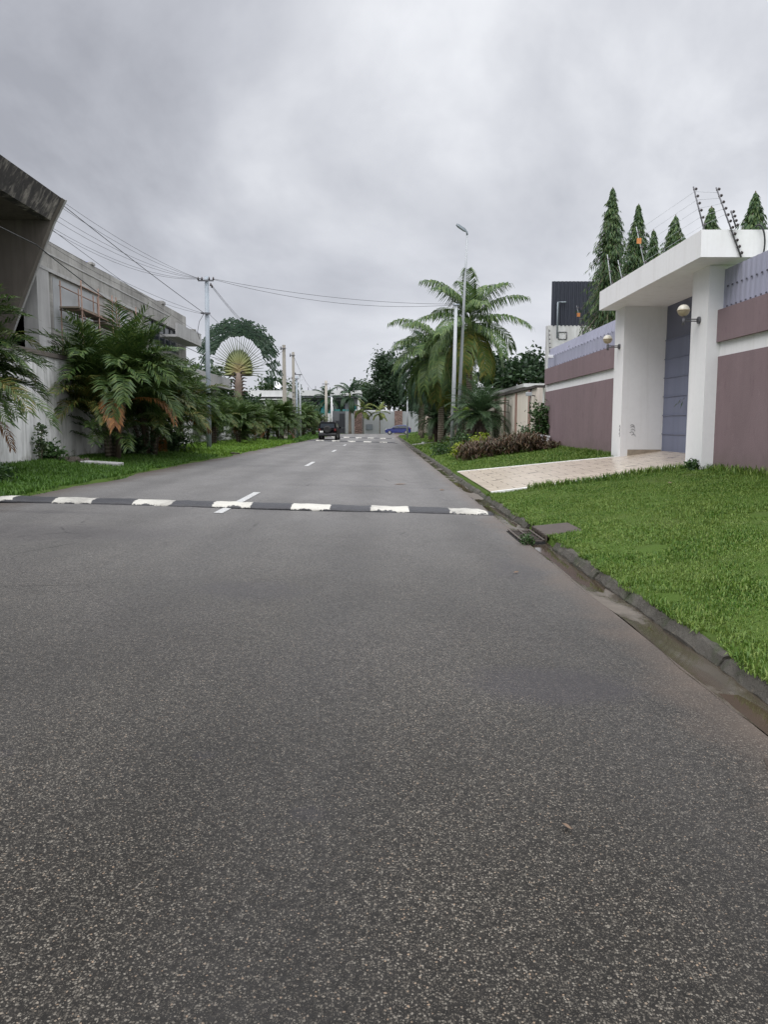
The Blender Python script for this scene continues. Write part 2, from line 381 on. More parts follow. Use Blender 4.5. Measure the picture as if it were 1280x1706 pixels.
M['ravenala'] = leafmat('fan_palm_leaf', [(.022,.05,.028), (.03,.065,.036), (.05,.09,.045)], .15)
t = NT('fan_palm_stalk'); x, y, z = t.xyz(t.obj())
sb = t.n('ShaderNodeVectorMath', operation='SUBTRACT'); t.set(sb.inputs[0], t.obj()); sb.inputs[1].default_value = (0, 0, 5.75)
dd = t.n('ShaderNodeVectorMath', operation='LENGTH'); t.set(dd.inputs[0], sb.outputs[0])
M['stalk'] = t.done(t.bsdf(t.ramp(t.math('DIVIDE', dd.outputs[1], 2.4), [(0, (.19,.13,.05)), (.35, (.165,.18,.06)), (.6, (.12,.145,.07)), (1, (.10,.12,.08))]), .5))
M['ravenala_trunk'] = plain('fan_palm_trunk', (.15,.112,.09), .9, var=.4, scale=6, bump=.6)
M['croton'] = leafmat('red_brown_strap_leaf', [(.055,.032,.018), (.09,.05,.026), (.14,.085,.045), (.055,.065,.022)], .15)
M['yellow_shrub'] = leafmat('yellow_green_leaf', [(.22,.28,.02), (.32,.36,.03), (.16,.24,.02)])
M['shrub'] = leafmat('shrub_leaf', [(.025,.06,.014), (.04,.09,.02), (.06,.12,.03)])
M['pale_shrub'] = leafmat('pale_shrub_leaf', [(.05,.09,.04), (.09,.13,.06), (.14,.18,.09)])
M['lime_palm'] = leafmat('lime_palm_leaf', [(.12,.22,.03), (.18,.28,.04), (.25,.33,.06)])
M['rubble'] = plain('dark_rubble', (.06,.05,.04), .95, var=.5, scale=8, bump=.9)
M['leaf_litter'] = plain('fallen_leaf', (.13,.085,.055), .8)

# speed bump paint: white and black blocks, chipped edges
t = NT('speed_bump_paint')
ox = t.xyz(t.obj()); n1 = t.math('SUBTRACT', t.noise(5, 6, .7), .5)
xx = t.math('ADD', ox[0], t.math('MULTIPLY', n1, .16))
ph = t.math('ABSOLUTE', t.math('SUBTRACT', t.math('FRACT', t.math('DIVIDE', xx, 1.42)), .5))       # .5 at block centre
white = t.ramp(ph, [(.253, 0.0), (.262, 1.0)])
hgt_ = t.math('ADD', ox[2], t.math('MULTIPLY', ox[0], .0285)); chip = t.ramp(t.math('ADD', t.math('MULTIPLY', hgt_, 9), t.math('MULTIPLY', n1, 2.2)), [(.26, 0.0), (.34, 1.0)])
white = t.math('MULTIPLY', white, chip)
white = t.math('MULTIPLY', white, t.ramp(t.noise(26, 4, .6), [(.31, .25), (.36, 1.0)]))
wear_ = t.math('MULTIPLY', t.ramp(t.math('PINGPONG', t.math('ADD', t.xyz()[0], .35), .85), [(.12, 1.0), (.5, 0.0)]), t.ramp(t.noise(7, 6, .7), [(.35, .25), (.65, .8)]))
wc = t.mix(wear_, t.mix(t.noise(3, 5), (.40,.385,.34), (.52,.505,.455)), (.20,.19,.17)); bc = t.mix(t.noise(16, 6, .7), (.010,.010,.012), (.05,.05,.055))
M['bump'] = t.done(t.bsdf(t.mix(white, bc, wc), t.mix(white, .5, .6), normal=t.bump(t.noise(22, 6, .7), .6, .02), spec=.4))
t = NT('road_paint')
M['paint'] = t.done(t.bsdf(t.mix(t.ramp(t.noise(22, 5, .7), [(.36, 0.0), (.5, 1.0)]), (.15,.145,.14), (.43,.43,.42)), .6))

# ------------------------------------------------------------------ terrain
def gz(x, y):
    k = 1-.35*smooth((y-45)/25)
    if x < -7.0: return .25 + .25*smooth((-7.0-x)/3.4)*(1-.5*smooth((y-40)/30))
    if x < 1.9: return (1.9-x)*.0285
    if x < 2.34: return .0
    return .085 + min(.137*(x-2.34), .63)*k
def gturf(x, y):
    if -7.05 < x < 2.33: return gz(x, y) - .12
    return gz(x, y) + .012*math.sin(x*3.1+y*1.7)*(1 if (x > 2.6 or x < -7.3) else 0)
xs = [-900,-300,-100,-40,-16,-12] + [-10.4+.35*i for i in range(10)] + [-7.06, -6.95, -3, 0, 1.8, 2.30, 2.36] + [2.7+.35*i for i in range(15)] + [9, 14, 40, 120, 400, 900]
xs = sorted(xs); ys = [-300,-60,-20] + [-8+2*i for i in range(70)] + [140, 170, 260, 600, 1600]
b = MB()
for yy in ys:
    for xx in xs: b.v.append((xx, yy, gturf(xx, yy)))
nx = len(xs)
for j in range(len(ys)-1):
    for i in range(nx-1):
        b.f.append((j*nx+i, j*nx+i+1, (j+1)*nx+i+1, (j+1)*nx+i)); b.sm.append(True)
b.build('ground', M['turf'], kind='structure')

# road: left edge wobbles, a cross street at the end
random.seed(3)
b = MB(); ry = [-20 + .5*i for i in range(160)] + [60+2*i for i in range(27)]
rows = []
for yy in ry:
    e = -7.0 + .14*math.sin(yy*.41) + .09*math.sin(yy*1.3+1) + random.uniform(-.04, .04)
    if yy < 15: e = -7.0 - .10*(15-yy)
    row = []
    for q in range(13):
        xx = lerp(e, 2.005, q/12); row.append((xx, yy, (1.9-xx)*.0285 + .008*math.sin(xx*1.2+yy*.5)*(1 if 0 < q < 12 else 0) + (-.03 if q == 0 else 0)))
    rows.append(row)
for r in rows: b.v += r
for j in range(len(rows)-1):
    for i in range(12): b.f.append((j*13+i, j*13+i+1, (j+1)*13+i+1, (j+1)*13+i)); b.sm.append(True)
b.build('road', M['asphalt'], kind='structure')
b = MB(); b.quad((-45, 112, .262), (45, 112, .262), (45, 124.5, .262), (-45, 124.5, .262))
b.quad((-7, 106, .24), (1.9, 106, -.005), (3.2, 112, .262), (-7.5, 112, .262))
b.build('cross_street', M['asphalt'], kind='structure')

# lane dashes
b = MB()
for y0 in (12.85, 28.0, 43.2, 56.2, 70.5, 84):
    ln = 4.1 if y0 < 20 else 3.2
    seg = 8
    for i in range(seg):
        ya, yb = y0+ln*i/seg, y0+ln*(i+1)/seg
        zf = lambda x_, y_: (1.9-x_)*.0285 + .008*math.sin(x_*1.2+y_*.5)*.8 + .008
        b.quad((-2.83, ya, zf(-2.83, ya)), (-2.68, ya, zf(-2.68, ya)), (-2.68, yb, zf(-2.68, yb)), (-2.83, yb, zf(-2.83, yb)))
b.build('road_marking', M['paint'], kind='structure')

# gutter channel
b = MB(); prof = [(1.995, -.004), (2.05, -.018), (2.16, -.022), (2.29, -.012)]
random.seed(5)
rows = []
for i in range(320):
    yy = -8 + .36*i
    w = .012*math.sin(yy*2.3)+random.uniform(-.012, .012)
    rows.append([(px + (w if k == 0 else 0), yy, pz + ((.007*math.sin(yy*1.1+k*.7)+.005*math.sin(yy*2.9)) if k else .003)) for k, (px, pz) in enumerate(prof)])
for r in rows: b.v += r
for j in range(len(rows)-1):
    for i in range(3): b.f.append((j*4+i, j*4+i+1, (j+1)*4+i+1, (j+1)*4+i)); b.sm.append(True)
b.build('gutter', M['gutter'], kind='structure')
# kerb stones
b = MB(); random.seed(9)
for i in range(115):
    y0 = -7 + 1.0*i; y1 = y0+.985
    if 10.4 < y0+.5 < 11.6: continue
    dx = random.uniform(-.015, .015); dz = random.uniform(-.015, .012); tl = random.uniform(-.01, .01)
    drop = 0.0
    if 16.6 < y0 < 25.2: drop = .025
    def rg(yy, ins, tz):
        q = [(2.245, -.06), (2.25, .012), (2.30, .074), (2.325, .084), (2.40, .086), (2.42, -.06)]; q = [(a_+random.uniform(-.009, .009), c_+(random.uniform(-.010, .008) if c_ > 0 else 0)) for a_, c_ in q]
        return [(px+dx+tl*(yy-y0), yy, (pz+dz+tz-drop)*(1 if pz > 0 else 1) - (ins if pz > 0 else 0)) for px, pz in q]
    b.loft([rg(y0, .014, 0)]+[rg(lerp(y0, y1, k_/9), random.uniform(-.004, .010), 0) for k_ in range(1, 9)]+[rg(y1, .014, 0)], True, False)
b.build('kerb', M['kerb'], kind='structure', recalc=True)
# puddles in the gutter and on the road edge
random.seed(12)
def puddle(cx, cy, rx, ry, z, ph):
    b = MB(); pts = []
    for k in range(40):
        a = 2*math.pi*k/40; r_ = 1+.16*math.sin(3*a+ph)+.1*math.sin(7*a+ph*2)+random.uniform(-.05, .05)
        pts.append((cx+rx*r_*math.cos(a), cy+ry*r_*math.sin(a), z))
    b.quad(*pts); return b.build('puddle', M['water'], kind='structure')
def water_strip(y0, y1, z):
    b = MB(); n = int((y1-y0)/.15)
    pts = [(2.012, lerp(y0, y1, k/n), z) for k in range(n+1)] + [(2.262, lerp(y1, y0, k/n), z) for k in range(n+1)]
    b.quad(*pts); b.build('water', M['water'], kind='structure')
water_strip(.5, 10.35, -.0195); water_strip(11.6, 32, -.0200)
puddle(1.86, 3.1, .07, .42, .0065, 1)

# driveway ramp with white edges
def dz(x): return .108 + (x-2.44)/(7.85-2.44)*.765
dw = [(2.44, 17.1, 24.6), (3.4, 16.9, 23.9), (4.6, 16.85, 23.1), (5.8, 16.9, 22.3), (6.7, 16.95, 21.6), (7.9, 16.95, 21.6)]
b = MB()
for (xa, a0, a1), (xb, b0, b1) in zip(dw, dw[1:]):
    b.loft([[(xa, a0, dz(xa)-.25), (xa, a1, dz(xa)-.25), (xa, a1, dz(xa)+.02), (xa, a0, dz(xa)+.02)], [(xb, b0, dz(xb)-.25), (xb, b1, dz(xb)-.25), (xb, b1, dz(xb)+.02), (xb, b0, dz(xb)+.02)]], cap=False)
b.build('driveway', M['tile'], kind='structure')
b = MB()
for s in (0, 1):
    for (xa, a0, a1), (xb, b0, b1) in zip(dw[:4], dw[1:5]):
        ya, yb = (a0, b0) if s == 0 else (a1, b1); w = -.13 if s == 0 else .13
        b.loft([[(xa, ya, dz(xa)-.3), (xa, ya+w, dz(xa)-.3), (xa, ya+w, dz(xa)+.032), (xa, ya, dz(xa)+.032)], [(xb, yb, dz(xb)-.3), (xb, yb+w, dz(xb)-.3), (xb, yb+w, dz(xb)+.032), (xb, yb, dz(xb)+.032)]])
b.build('driveway_edging', M['edge_white'], kind='structure', recalc=True)
# second driveway further up
b = MB(); b.prism([(2.44, 57.5), (6.5, 58.2), (6.5, 60.8), (2.44, 61.5)], 'z', .12, .135)
b.v = [(x_, y_, gz(x_, y_)+(.03 if z_ > .125 else -.1)) for x_, y_, z_ in b.v]
b.build('side_path', M['concrete'], kind='structure')

# ------------------------------------------------------------------ grass blades
def blades(name, m, n, sampler, lmin, lmax, wd, lean, keep=None):
    x, y = sampler(n)
    if keep is not None:
        k = keep(x, y); x, y = x[k], y[k]
    n = len(x)
    z = np.array([gturf(a, c) for a, c in zip(x, y)])
    z[(x > 2.25) & (x < 2.37)] = .078
    az = rng.uniform(0, 2*np.pi, n); ln = rng.uniform(lmin, lmax, n); le = rng.uniform(.15, lean, n)
    w = wd*rng.uniform(.7, 1.3, n)
    dx, dy = np.cos(az), np.sin(az); sx, sy = -dy, dx
    V = np.zeros((n, 5, 3), np.float32)
    h1 = ln*.55*np.cos(le*.6); o1 = ln*.55*np.sin(le*.6); h2 = h1 + ln*.45*np.cos(le*1.5); o2 = o1 + ln*.45*np.sin(le*1.5)
    for k, (o, h, ww) in enumerate(((0*ln, -.01+0*ln, .6*w), (0*ln, -.01+0*ln, -.6*w), (o1, h1, -w), (o1, h1, w))):
        V[:, k, 0] = x+dx*o+sx*ww; V[:, k, 1] = y+dy*o+sy*ww; V[:, k, 2] = z+h
    V[:, 4, 0] = x+dx*o2; V[:, 4, 1] = y+dy*o2; V[:, 4, 2] = z+h2
    me = bpy.data.meshes.new(name); me.vertices.add(n*5); me.vertices.foreach_set('co', V.ravel())
    base = np.arange(n, dtype=np.int32)[:, None]*5
    idx = np.concatenate([base+np.array([0,1,2,3]), base+np.array([3,2,4])], axis=1).ravel()
    me.loops.add(n*7); me.loops.foreach_set('vertex_index', idx)
    me.polygons.add(n*2)
    st = (np.arange(n)[:, None]*7 + np.array([0, 4])).ravel().astype(np.int32)
    me.polygons.foreach_set('loop_start', st)
    me.update(calc_edges=True); me.validate()
    me.materials.append(m)
    o = bpy.data.objects.new(name, me); COL.objects.link(o); o['kind'] = 'stuff'
    return o
def rect(x0, x1, y0, y1): return lambda n: (rng.uniform(x0, x1, n), rng.uniform(y0, y1, n))
def drive_y(x, k): return np.interp(x, [d[0] for d in dw], [d[k] for d in dw])
def keep_right(x, y):
    slab = (x > 2.3) & (x < 2.80) & (y > 10.58) & (y < 11.5)
    dr = (y > drive_y(x, 1)-.12) & (y < drive_y(x, 2)+.12) & (x > 2.3)
    thin = np.sin(x*2.1+1.3*np.sin(y*.9))*np.sin(y*1.7+.8*np.sin(x*1.4)) > .93
    edge = x < 2.34 + .045*(np.sin(y*5.1)+np.sin(y*2.2+1)) + .025*np.sin(y*13)
    return ~(slab | dr | thin | edge)
blades('lawn_grass', M['grass'], 120000, rect(2.27, 6.92, 2.2, 8.0), .014, .040, .0040, 1.55, keep_right)
blades('lawn_grass', M['grass'], 110000, rect(2.27, 6.92, 8.0, 17.2), .018, .046, .0054, 1.5, keep_right)
blades('lawn_grass', M['grass'], 50000, rect(2.35, 6.9, 22.0, 46), .04, .10, .012, 1.1, keep_right)
blades('lawn_grass', M['grass'], 22000, rect(2.4, 6.5, 46, 111), .09, .18, .028, 1.1, lambda x, y: (y < 57.5) | (y > 61.5))
def keepL(x, y): return (x < -7.0+.25*np.sin(y*1.9)*np.sin(y*.7) - .1*np.maximum(0, 15-y))
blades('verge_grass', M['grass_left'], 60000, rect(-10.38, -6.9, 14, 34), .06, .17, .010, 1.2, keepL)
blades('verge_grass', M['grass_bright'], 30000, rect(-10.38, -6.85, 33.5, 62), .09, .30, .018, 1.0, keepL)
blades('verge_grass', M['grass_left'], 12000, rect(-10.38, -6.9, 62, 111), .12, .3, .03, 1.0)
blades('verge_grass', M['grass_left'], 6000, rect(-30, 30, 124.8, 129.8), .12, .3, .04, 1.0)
# taller weeds at the wall foot, the driveway edge and the kerb
def weed_line(n):
    k = rng.integers(0, 3, n); u = rng.uniform(0, 1, n)
    x = np.where(k == 0, 6.9-rng.exponential(.10, n), np.where(k == 1, lerp(3.2, 6.7, u), 6.9-rng.exponential(.06, n)))
    y = np.where(k == 0, lerp(6.0, 16.2, u), np.where(k == 1, drive_y(x, 1)-.16-rng.exponential(.1, n), lerp(22.5, 30, u)))
    return x, y
def tufts(n):
    c = rng.uniform(0, 1, (70, 2)); k = rng.integers(0, 70, n)
    return 2.42+4.4*c[k, 0]**1.8+rng.normal(0, .09, n), 2.5+14.2*c[k, 1]+rng.normal(0, .10, n)
blades('weed_grass', M['grass'], 9000, tufts, .035, .075, .005, 1.2, keep_right)
def fringe(n): return 2.31+np.abs(rng.normal(0, .05, n)), rng.uniform(2.2, 17, n)
blades('weed_grass', M['grass'], 6500, fringe, .03, .09, .005, 1.5, lambda x, y: (np.sin(y*3.3)+np.sin(y*7.9+1) > -.2) & ((y < 10.3) | (y > 11.7)))
blades('weed_grass', M['grass'], 5500, weed_line, .06, .20, .008, 1.0)

# ------------------------------------------------------------------ right side: compound wall and gate
def compound_wall(y0, y1, label, fold):
    r = thing('compound_wall', label, 'wall', (7.1, (y0+y1)/2, .3))
    b = MB(); b.box(6.98, 7.22, y0, y1, -.2, 3.94); b.build('white_body', M['white'], r)
    b = MB(); b.box(6.95, 6.978, y0, y1, -.2, 3.01); b.build('lower_panel', M['mauve'], r)
    b = MB(); b.box(6.90, 6.977, y0, y1, 3.30, 3.95); b.build('upper_band', M['mauve'], r)
    # ribbed sheet on top
    b = MB(); n = int((y1-y0)/.05); rings = []
    for i in range(n+1):
        yy = lerp(y0, y1, i/n); ph = (i % 4); dx = .0 if ph in (0, 1) else .011
        if fold: pts = [(7.02-dx, yy, 3.955), (7.02-dx, yy, 4.42), (7.10-dx, yy, 4.78), (7.14-dx, yy, 4.78), (7.06-dx, yy, 4.40), (7.06-dx, yy, 3.955)]
        else: pts = [(7.02-dx, yy, 3.955), (7.02-dx, yy, 4.76), (7.05-dx, yy, 4.76), (7.05-dx, yy, 3.955)]
        rings.append(pts)
    b.loft(rings); sh = b.build('sheet_screen', M['lavender'], r, recalc=True)
    b = MB()
    for zz in ((4.38,) if not fold else (4.405,)) + (3.985,):
        yy = y0+.07
        while yy < y1-.1:
            b.box(6.985, 6.9965, yy, yy+.05, zz, zz+.03); yy += .2 if not fold else .4
    b.build('fixings', M['fixing'], sh)
    return r
compound_wall(1.0, 16.1, 'mauve panelled white wall to the right of the tall gate, with ribbed lavender sheeting on top', False)
compound_wall(22.45, 32.9, 'mauve panelled white wall beyond the gate, ending at the creeper-covered corner', True)

g = thing('gate_portal', 'tall white gate portal with flat overhanging canopy and slate blue door', 'gate', (7.3, 19.2, .8))
for (a, c, nm) in ((16.1, 16.95, 0), (21.6, 22.44, 1)):
    b = MB(); b.box(6.7, 8.0, a, c, .2, 4.849); b.build('pillar', M['white'], g)
b = MB(); b.box(6.2, 9.6, 15.37, 22.36, 4.85, 5.365); b.build('canopy', M['white'], g)
b = MB()
b.box(7.86, 7.92, 16.953, 21.597, .86, 3.9)
for k in range(1, 7): b.box(7.835, 7.859, 16.96, 21.59, .86+.51*k-.012, .86+.51*k+.012)
for yy in (19.85,): b.box(7.838, 7.858, yy-.03, yy+.03, .88, 3.88)
gd = b.build('gate_door', M['gate'], g)
b = MB(); b.box(7.87, 7.93, 16.953, 21.597, 3.903, 4.847); b.build('gate_upper_part', M['gate_dark'], gd)  # upper part of the gate in a darker slate blue
b = MB(); b.box(6.9, 7.83, 21.55, 21.597, .6, .93); b.build('stone_plinth', M['plinth'], g)
# pencilled scrawl marks at the pillar foot
b = MB(); random.seed(4)
for (px, pz) in ((7.02, 1.55), (7.03, 1.47), (7.0, 1.40), (7.05, 1.33), (7.01, 1.6)):
    b.tube([(px-.05, 21.596, pz), (px, 21.594, pz+.03), (px+.05, 21.596, pz+.005), (px+.06, 21.594, pz-.03)], .006, 4)
b.build('scrawl_mark', M['steel_dark'], g); b = MB()
for pz in (1.35, 1.45, 1.56):
    b.tube([(6.697, 21.75, pz), (6.696, 21.7, pz+.05), (6.697, 21.66, pz-.03), (6.696, 21.72, pz-.06)], .006, 4)
b.build('scrawl_mark', M['steel_dark'], g)

def wall_lamp(y, z, label):
    r = thing('wall_lamp', label, 'lamp', (6.7, y, z-.12), 'globe lamps on the gate pillars')
    b = MB(); b.tube([(6.699, y, z-.12), (6.66, y, z-.12)], .075, 14, smooth=False); b.build('wall_plate', M['steel_dark'], r)
    b = MB(); b.tube([(6.66, y, z-.10), (6.36, y, z-.10)], .013, 6); b.tube([(6.66, y, z-.14), (6.40, y, z-.14)], .013, 6)
    b.tube([(6.36, y, z-.22), (6.36, y, z-.06)], .035, 8); b.build('bracket_arm', M['steel_dark'], r)
    c = (6.35, y, z+.08)
    b = MB(); b.ball(c, .125, 20, 8, 1.0, 0.0, 1.0); gl = b.build('globe_top', M['globe'], r)
    b = MB(); b.ball(c, .125, 20, 8, 1.0, -1.0, 0.0); b.build('globe_bowl', M['globe_low'], r)
    b = MB(); b.tube([(c[0]+.128*math.cos(a), c[1]+.128*math.sin(a), c[2]) for a in [2*math.pi*k/24 for k in range(25)]], .010, 5, cap=False); b.build('rim_band', M['globe_low'], r)
wall_lamp(21.95, 3.92, 'cream globe lamp on the far gate pillar, the smaller looking of the pair')
wall_lamp(16.5, 3.92, 'cream globe lamp on the near gate pillar beside the slate blue door')

def efence(base, top, n, label, sign=False, thick=.016, cat='fence post'):
    r = thing('electric_fence_post', label, cat, base, 'electric fence posts along the compound top')
    B, T = Vector(base), Vector(top)
    b = MB(); b.tube([B, T], thick, 6); b.build('rod', M['steel_dark'] if n > 3 else M['galv_pale'], r)
    d = (T-B).normalized(); s = d.cross(Vector((0,1,0))).normalized()
    for k in range(n):
        c = lerp(B, T, (k+.6)/n)
        b = MB(); b.tube([c+s*.016, c-s*.062], [.013, .022], 7); b.tube([c-s*.036, c-s*.046], .031, 8); b.build('insulator', M['insul'], r)
    if sign:
        c = lerp(B, T, .66)
        b = MB(); b.box(c.x-.08, c.x+.03, c.y-.05, c.y-.035, c.z-.05, c.z+.08); b.build('warning_plate', M['orange'], r)
efence((6.5, 15.9, 5.365), (6.25, 16.0, 6.35), 7, 'dark leaning fence rod with insulators on the near corner of the canopy')
efence((6.98, 15.34, 4.84), (6.43, 15.34, 6.14), 11, 'long dark leaning fence rod with insulators clamped to the canopy end')
efence((6.84, 15.3, 5.37), (6.72, 15.3, 5.70), 4, 'short stub rod with insulators beside the long leaning rod on the canopy end')
efence((6.5, 22.2, 5.36), (6.32, 22.15, 6.35), 3, 'thin plain fence rod on the far end of the canopy', thick=.012)
efence((6.5, 21.2, 5.36), (6.34, 21.2, 6.0), 2, 'shorter thin fence rod second from the far end of the canopy', thick=.012)
efence((6.5, 19.4, 5.36), (6.22, 19.4, 6.42), 3, 'thin fence rod with an orange plate on the middle of the canopy', True, thick=.012)
efence((7.05, 27.3, 4.75), (6.80, 27.4, 5.75), 5, 'fence rod with an orange plate on the wall beyond the gate', True, thick=.013)
efence((7.1, 32.8, 3.9), (7.0, 32.8, 5.6), 10, 'upright row of insulators on the far end of the mauve wall', thick=.014)
for k in range(5):
    b = MB(); f = .22+.17*k
    a = lerp(Vector((6.5, 15.9, 5.365)), Vector((6.25, 16.0, 6.35)), f); c = lerp(Vector((6.98, 15.34, 4.84)), Vector((6.43, 15.34, 6.14)), f*.45+.52)
    b.tube([a, c], .0035, 4)
    e = lerp(Vector((6.5, 19.4, 5.36)), Vector((6.22, 19.4, 6.42)), f); b.tube([a, e], .003, 4)
    tag(b.build('fence_wire', M['galv_pale']), 'thin strand of electric fence wire strung between rods above the canopy', 'wire', 'electric fence strands above the canopy')
b = MB(); b.tube([(6.98+.12*math.sin(a), 15.33-.04*math.sin(a), 5.1+.28*math.cos(a)*1.3) for a in [math.pi*.9*k/14 - .4 for k in range(15)]], .018, 6)
b.v = [(x_+.30, y_, z_-.02) for x_, y_, z_ in b.v]
tag(b.build('cable_loop', M['wire']), 'looped black cable hanging on the canopy end', 'cable')

# cctv
r = thing('security_camera', 'small white bullet camera at the far end of the lavender sheeting', 'camera', (6.95, 31.6, 4.35))
b = MB(); b.tube([(6.99, 31.6, 4.40), (6.92, 31.5, 4.36)], .02, 6); b.build('mount', M['steel_dark'], r)
b = MB(); b.box(6.72, 6.93, 31.38, 31.52, 4.30, 4.42, .02); b.build('camera_body', M['box_white'], r)

# outbuilding with the dark corrugated screen
r = thing('screen_wall', 'weathered white partition wall topped by dark corrugated screen behind the mauve wall', 'wall', (9.5, 36, .6))
b = MB(); b.box(7.12, 12, 33.6, 33.95, .2, 5.86); b.build('wall', M['shed_wall'], r)
b = MB(); n = 110; rings = []
for i in range(n+1):
    xx = lerp(7.28, 11.8, i/n); dy = .04 if i % 4 in (0, 1) else 0
    rings.append([(xx, 33.58+dy, 5.84), (xx, 33.58+dy, 7.7), (xx, 33.64+dy, 7.7), (xx, 33.64+dy, 5.84)])
b.loft(rings)
b.build('corrugated_screen', M['shed'], r, recalc=True)
b = MB(); b.tube([(7.52, 33.5, 5.3), (7.52, 33.5, 6.82), (7.86, 33.5, 6.82)], .035, 6); b.build('vent_pipe', M['galv'], r)
b = MB()
for (a, c) in (((7.6, 5.28), (7.95, 5.28)), ((7.95, 5.28), (7.95, 5.58)), ((7.95, 5.58), (7.6, 5.58)), ((7.6, 5.58), (7.6, 5.28))):
    b.tube([(a[0], 33.585, a[1]), (c[0], 33.585, c[1])], .018, 4)
b.build('hatch_frame', M['steel_dark'], r)

# cream wall further along
r = thing('boundary_wall', 'long cream wall with pink brown pilasters and dark coping behind the palms', 'wall', (6.8, 75, .5))
b = MB(); b.box(6.6, 6.85, 32.95, 121, 0, 3.19); b.build('wall_face', M['cream'], r)
yy = 34.3
while yy < 119:
    b = MB(); b.box(6.54, 6.597, yy, yy+.32, 0, 3.17); b.build('pilaster', M['pilaster'], r); yy += 3.4
b = MB(); b.box(6.5, 6.95, 32.95, 121.1, 3.195, 3.30); b.build('coping', M['coping'], r)
r = thing('floodlight', 'small grey floodlight on the near end of the cream wall', 'lamp', (6.6, 33.4, 2.9))
b = MB(); b.tube([(6.6, 33.3, 2.85), (6.42, 33.3, 2.9)], .025, 6); b.build('bracket', M['steel_dark'], r)
b = MB(); b.box(6.2, 6.45, 33.2, 33.4, 2.86, 3.02, .02); b.build('lamp_head', M['galv_pale'], r)
b = MB(); b.tube([(6.58, 34.1, 3.2), (6.52, 34.1, 2.4), (6.5, 33.8, 2.0), (6.5, 33.2, 1.75)], .022, 6)
tag(b.build('drooping_cable', M['wire']), 'drooping black cable on the cream wall near the creeper', 'cable')
r = thing('meter_box', 'white utility meter box standing at the mauve wall corner behind the brown hedge', 'utility box', (6.6, 31.6, .65))
b = MB(); b.box(6.42, 6.84, 31.4, 31.75, .55, 1.12, .015); b.build('cabinet', M['box_white'], r)
b = MB(); b.prism([(6.39, 1.125), (6.87, 1.125), (6.87, 1.18), (6.39, 1.25)], 'y', 31.37, 31.78); b.build('lid', M['box_white'], r, recalc=True)

# house roof glimpsed behind the cream wall
r = thing('garden_house', 'low white house showing above the cream wall', 'house', (11, 50, .6))
b = MB(); b.box(8.2, 15, 44, 56, .2, 3.75); b.build('wall', M['white_far'], r)
b = MB(); b.box(8.0, 15.3, 43.7, 56.3, 3.755, 3.95); b.build('roof_slab', M['white_far'], r)

# ------------------------------------------------------------------ drain
r = thing('drain_grate', 'rusty iron drain grate in the gutter at the lawn edge', 'drain', (2.05, 11.15, 0))
b = MB(); b.box(1.90, 2.25, 10.42, 11.56, -.04, .0125); b.build('pit_shadow_plate', plain('drain_pit_shade', (.008,.008,.008), .6), r)  # black plate stands for the shade in the pit under the bars
b = MB()
for k in range(6): b.box(1.91, 2.25, 10.46+.2*k, 10.50+.2*k, .0135, .030)
for xx in (1.91, 2.06, 2.22): b.box(xx, xx+.03, 10.44, 11.54, .0315, .040)
b.build('bars', M['iron'], r)
b = MB()
for k in range(6):
    b = MB(); b.box(2.26, 2.285, 10.48+.19*k, 10.52+.19*k, .015, .10); b.build('inlet_bar', M['iron'], r)
b = MB(); b.box(2.27, 2.82, 10.58, 11.5, .04, .098, .02)
b.v = [(x_, y_, z_+.11*max(0, x_-2.34)) for x_, y_, z_ in b.v]
b.box(2.36, 2.40, 10.6, 11.56, -.02, .058)
tag(b.build('drain_slab', plain('brown_drain_slab', (.05,.038,.031), .75, var=.4, scale=4, bump=.5)), 'brown concrete slab set in the lawn behind the drain grate', 'slab')

# ------------------------------------------------------------------ speed bumps
def speed_bump(y, x0, x1, label, hgt=.095, wid=.62):
    o = MB(); n = int((x1-x0)/.12); random.seed(int(y)); rings = []
    for i in range(n+1):
        xx = lerp(x0, x1, i/n); e = min(1, (i+.2)/4, (n-i+1.5)/4); z0 = (1.9-xx)*.0285
        jt = random.uniform(-.02, .02); hh = (hgt+random.uniform(-.008, .008))*max(.05, e)
        ring = []
        for k in range(10):
            a = math.pi*k/9
            ring.append((xx+random.uniform(-.008, .008), y - math.cos(a)*(wid/2)+jt+random.uniform(-.008, .008), z0 - .012 + math.sin(a)**.75*hh + random.uniform(-.004, .004)))
        rings.append(ring)
    o.loft(rings, True, True)
    ob = o.build('speed_bump', M['bump'], recalc=True)
    # origin in the middle of a white block so that the blocks fall where they do on the road
    c = Vector((-2.69, y, (1.9+2.69)*.0285-.012))
    sh = Matrix(((1,0,0),(0,1,0),(.0285,0,1)))
    for v in ob.data.vertices:
        v.co = v.co - c
    ob.location = c
    tag(ob, label, 'speed bump', 'black and white speed bumps across the street')
    return ob
speed_bump(13.95, -7.3, 2.02, 'worn black and white speed bump nearest the camera, beside the drain grate')
speed_bump(69.6, -6.8, 1.5, 'black and white speed bump just behind the black car')
speed_bump(91, -6.4, 1.5, 'farthest speed bump, beyond the black car')

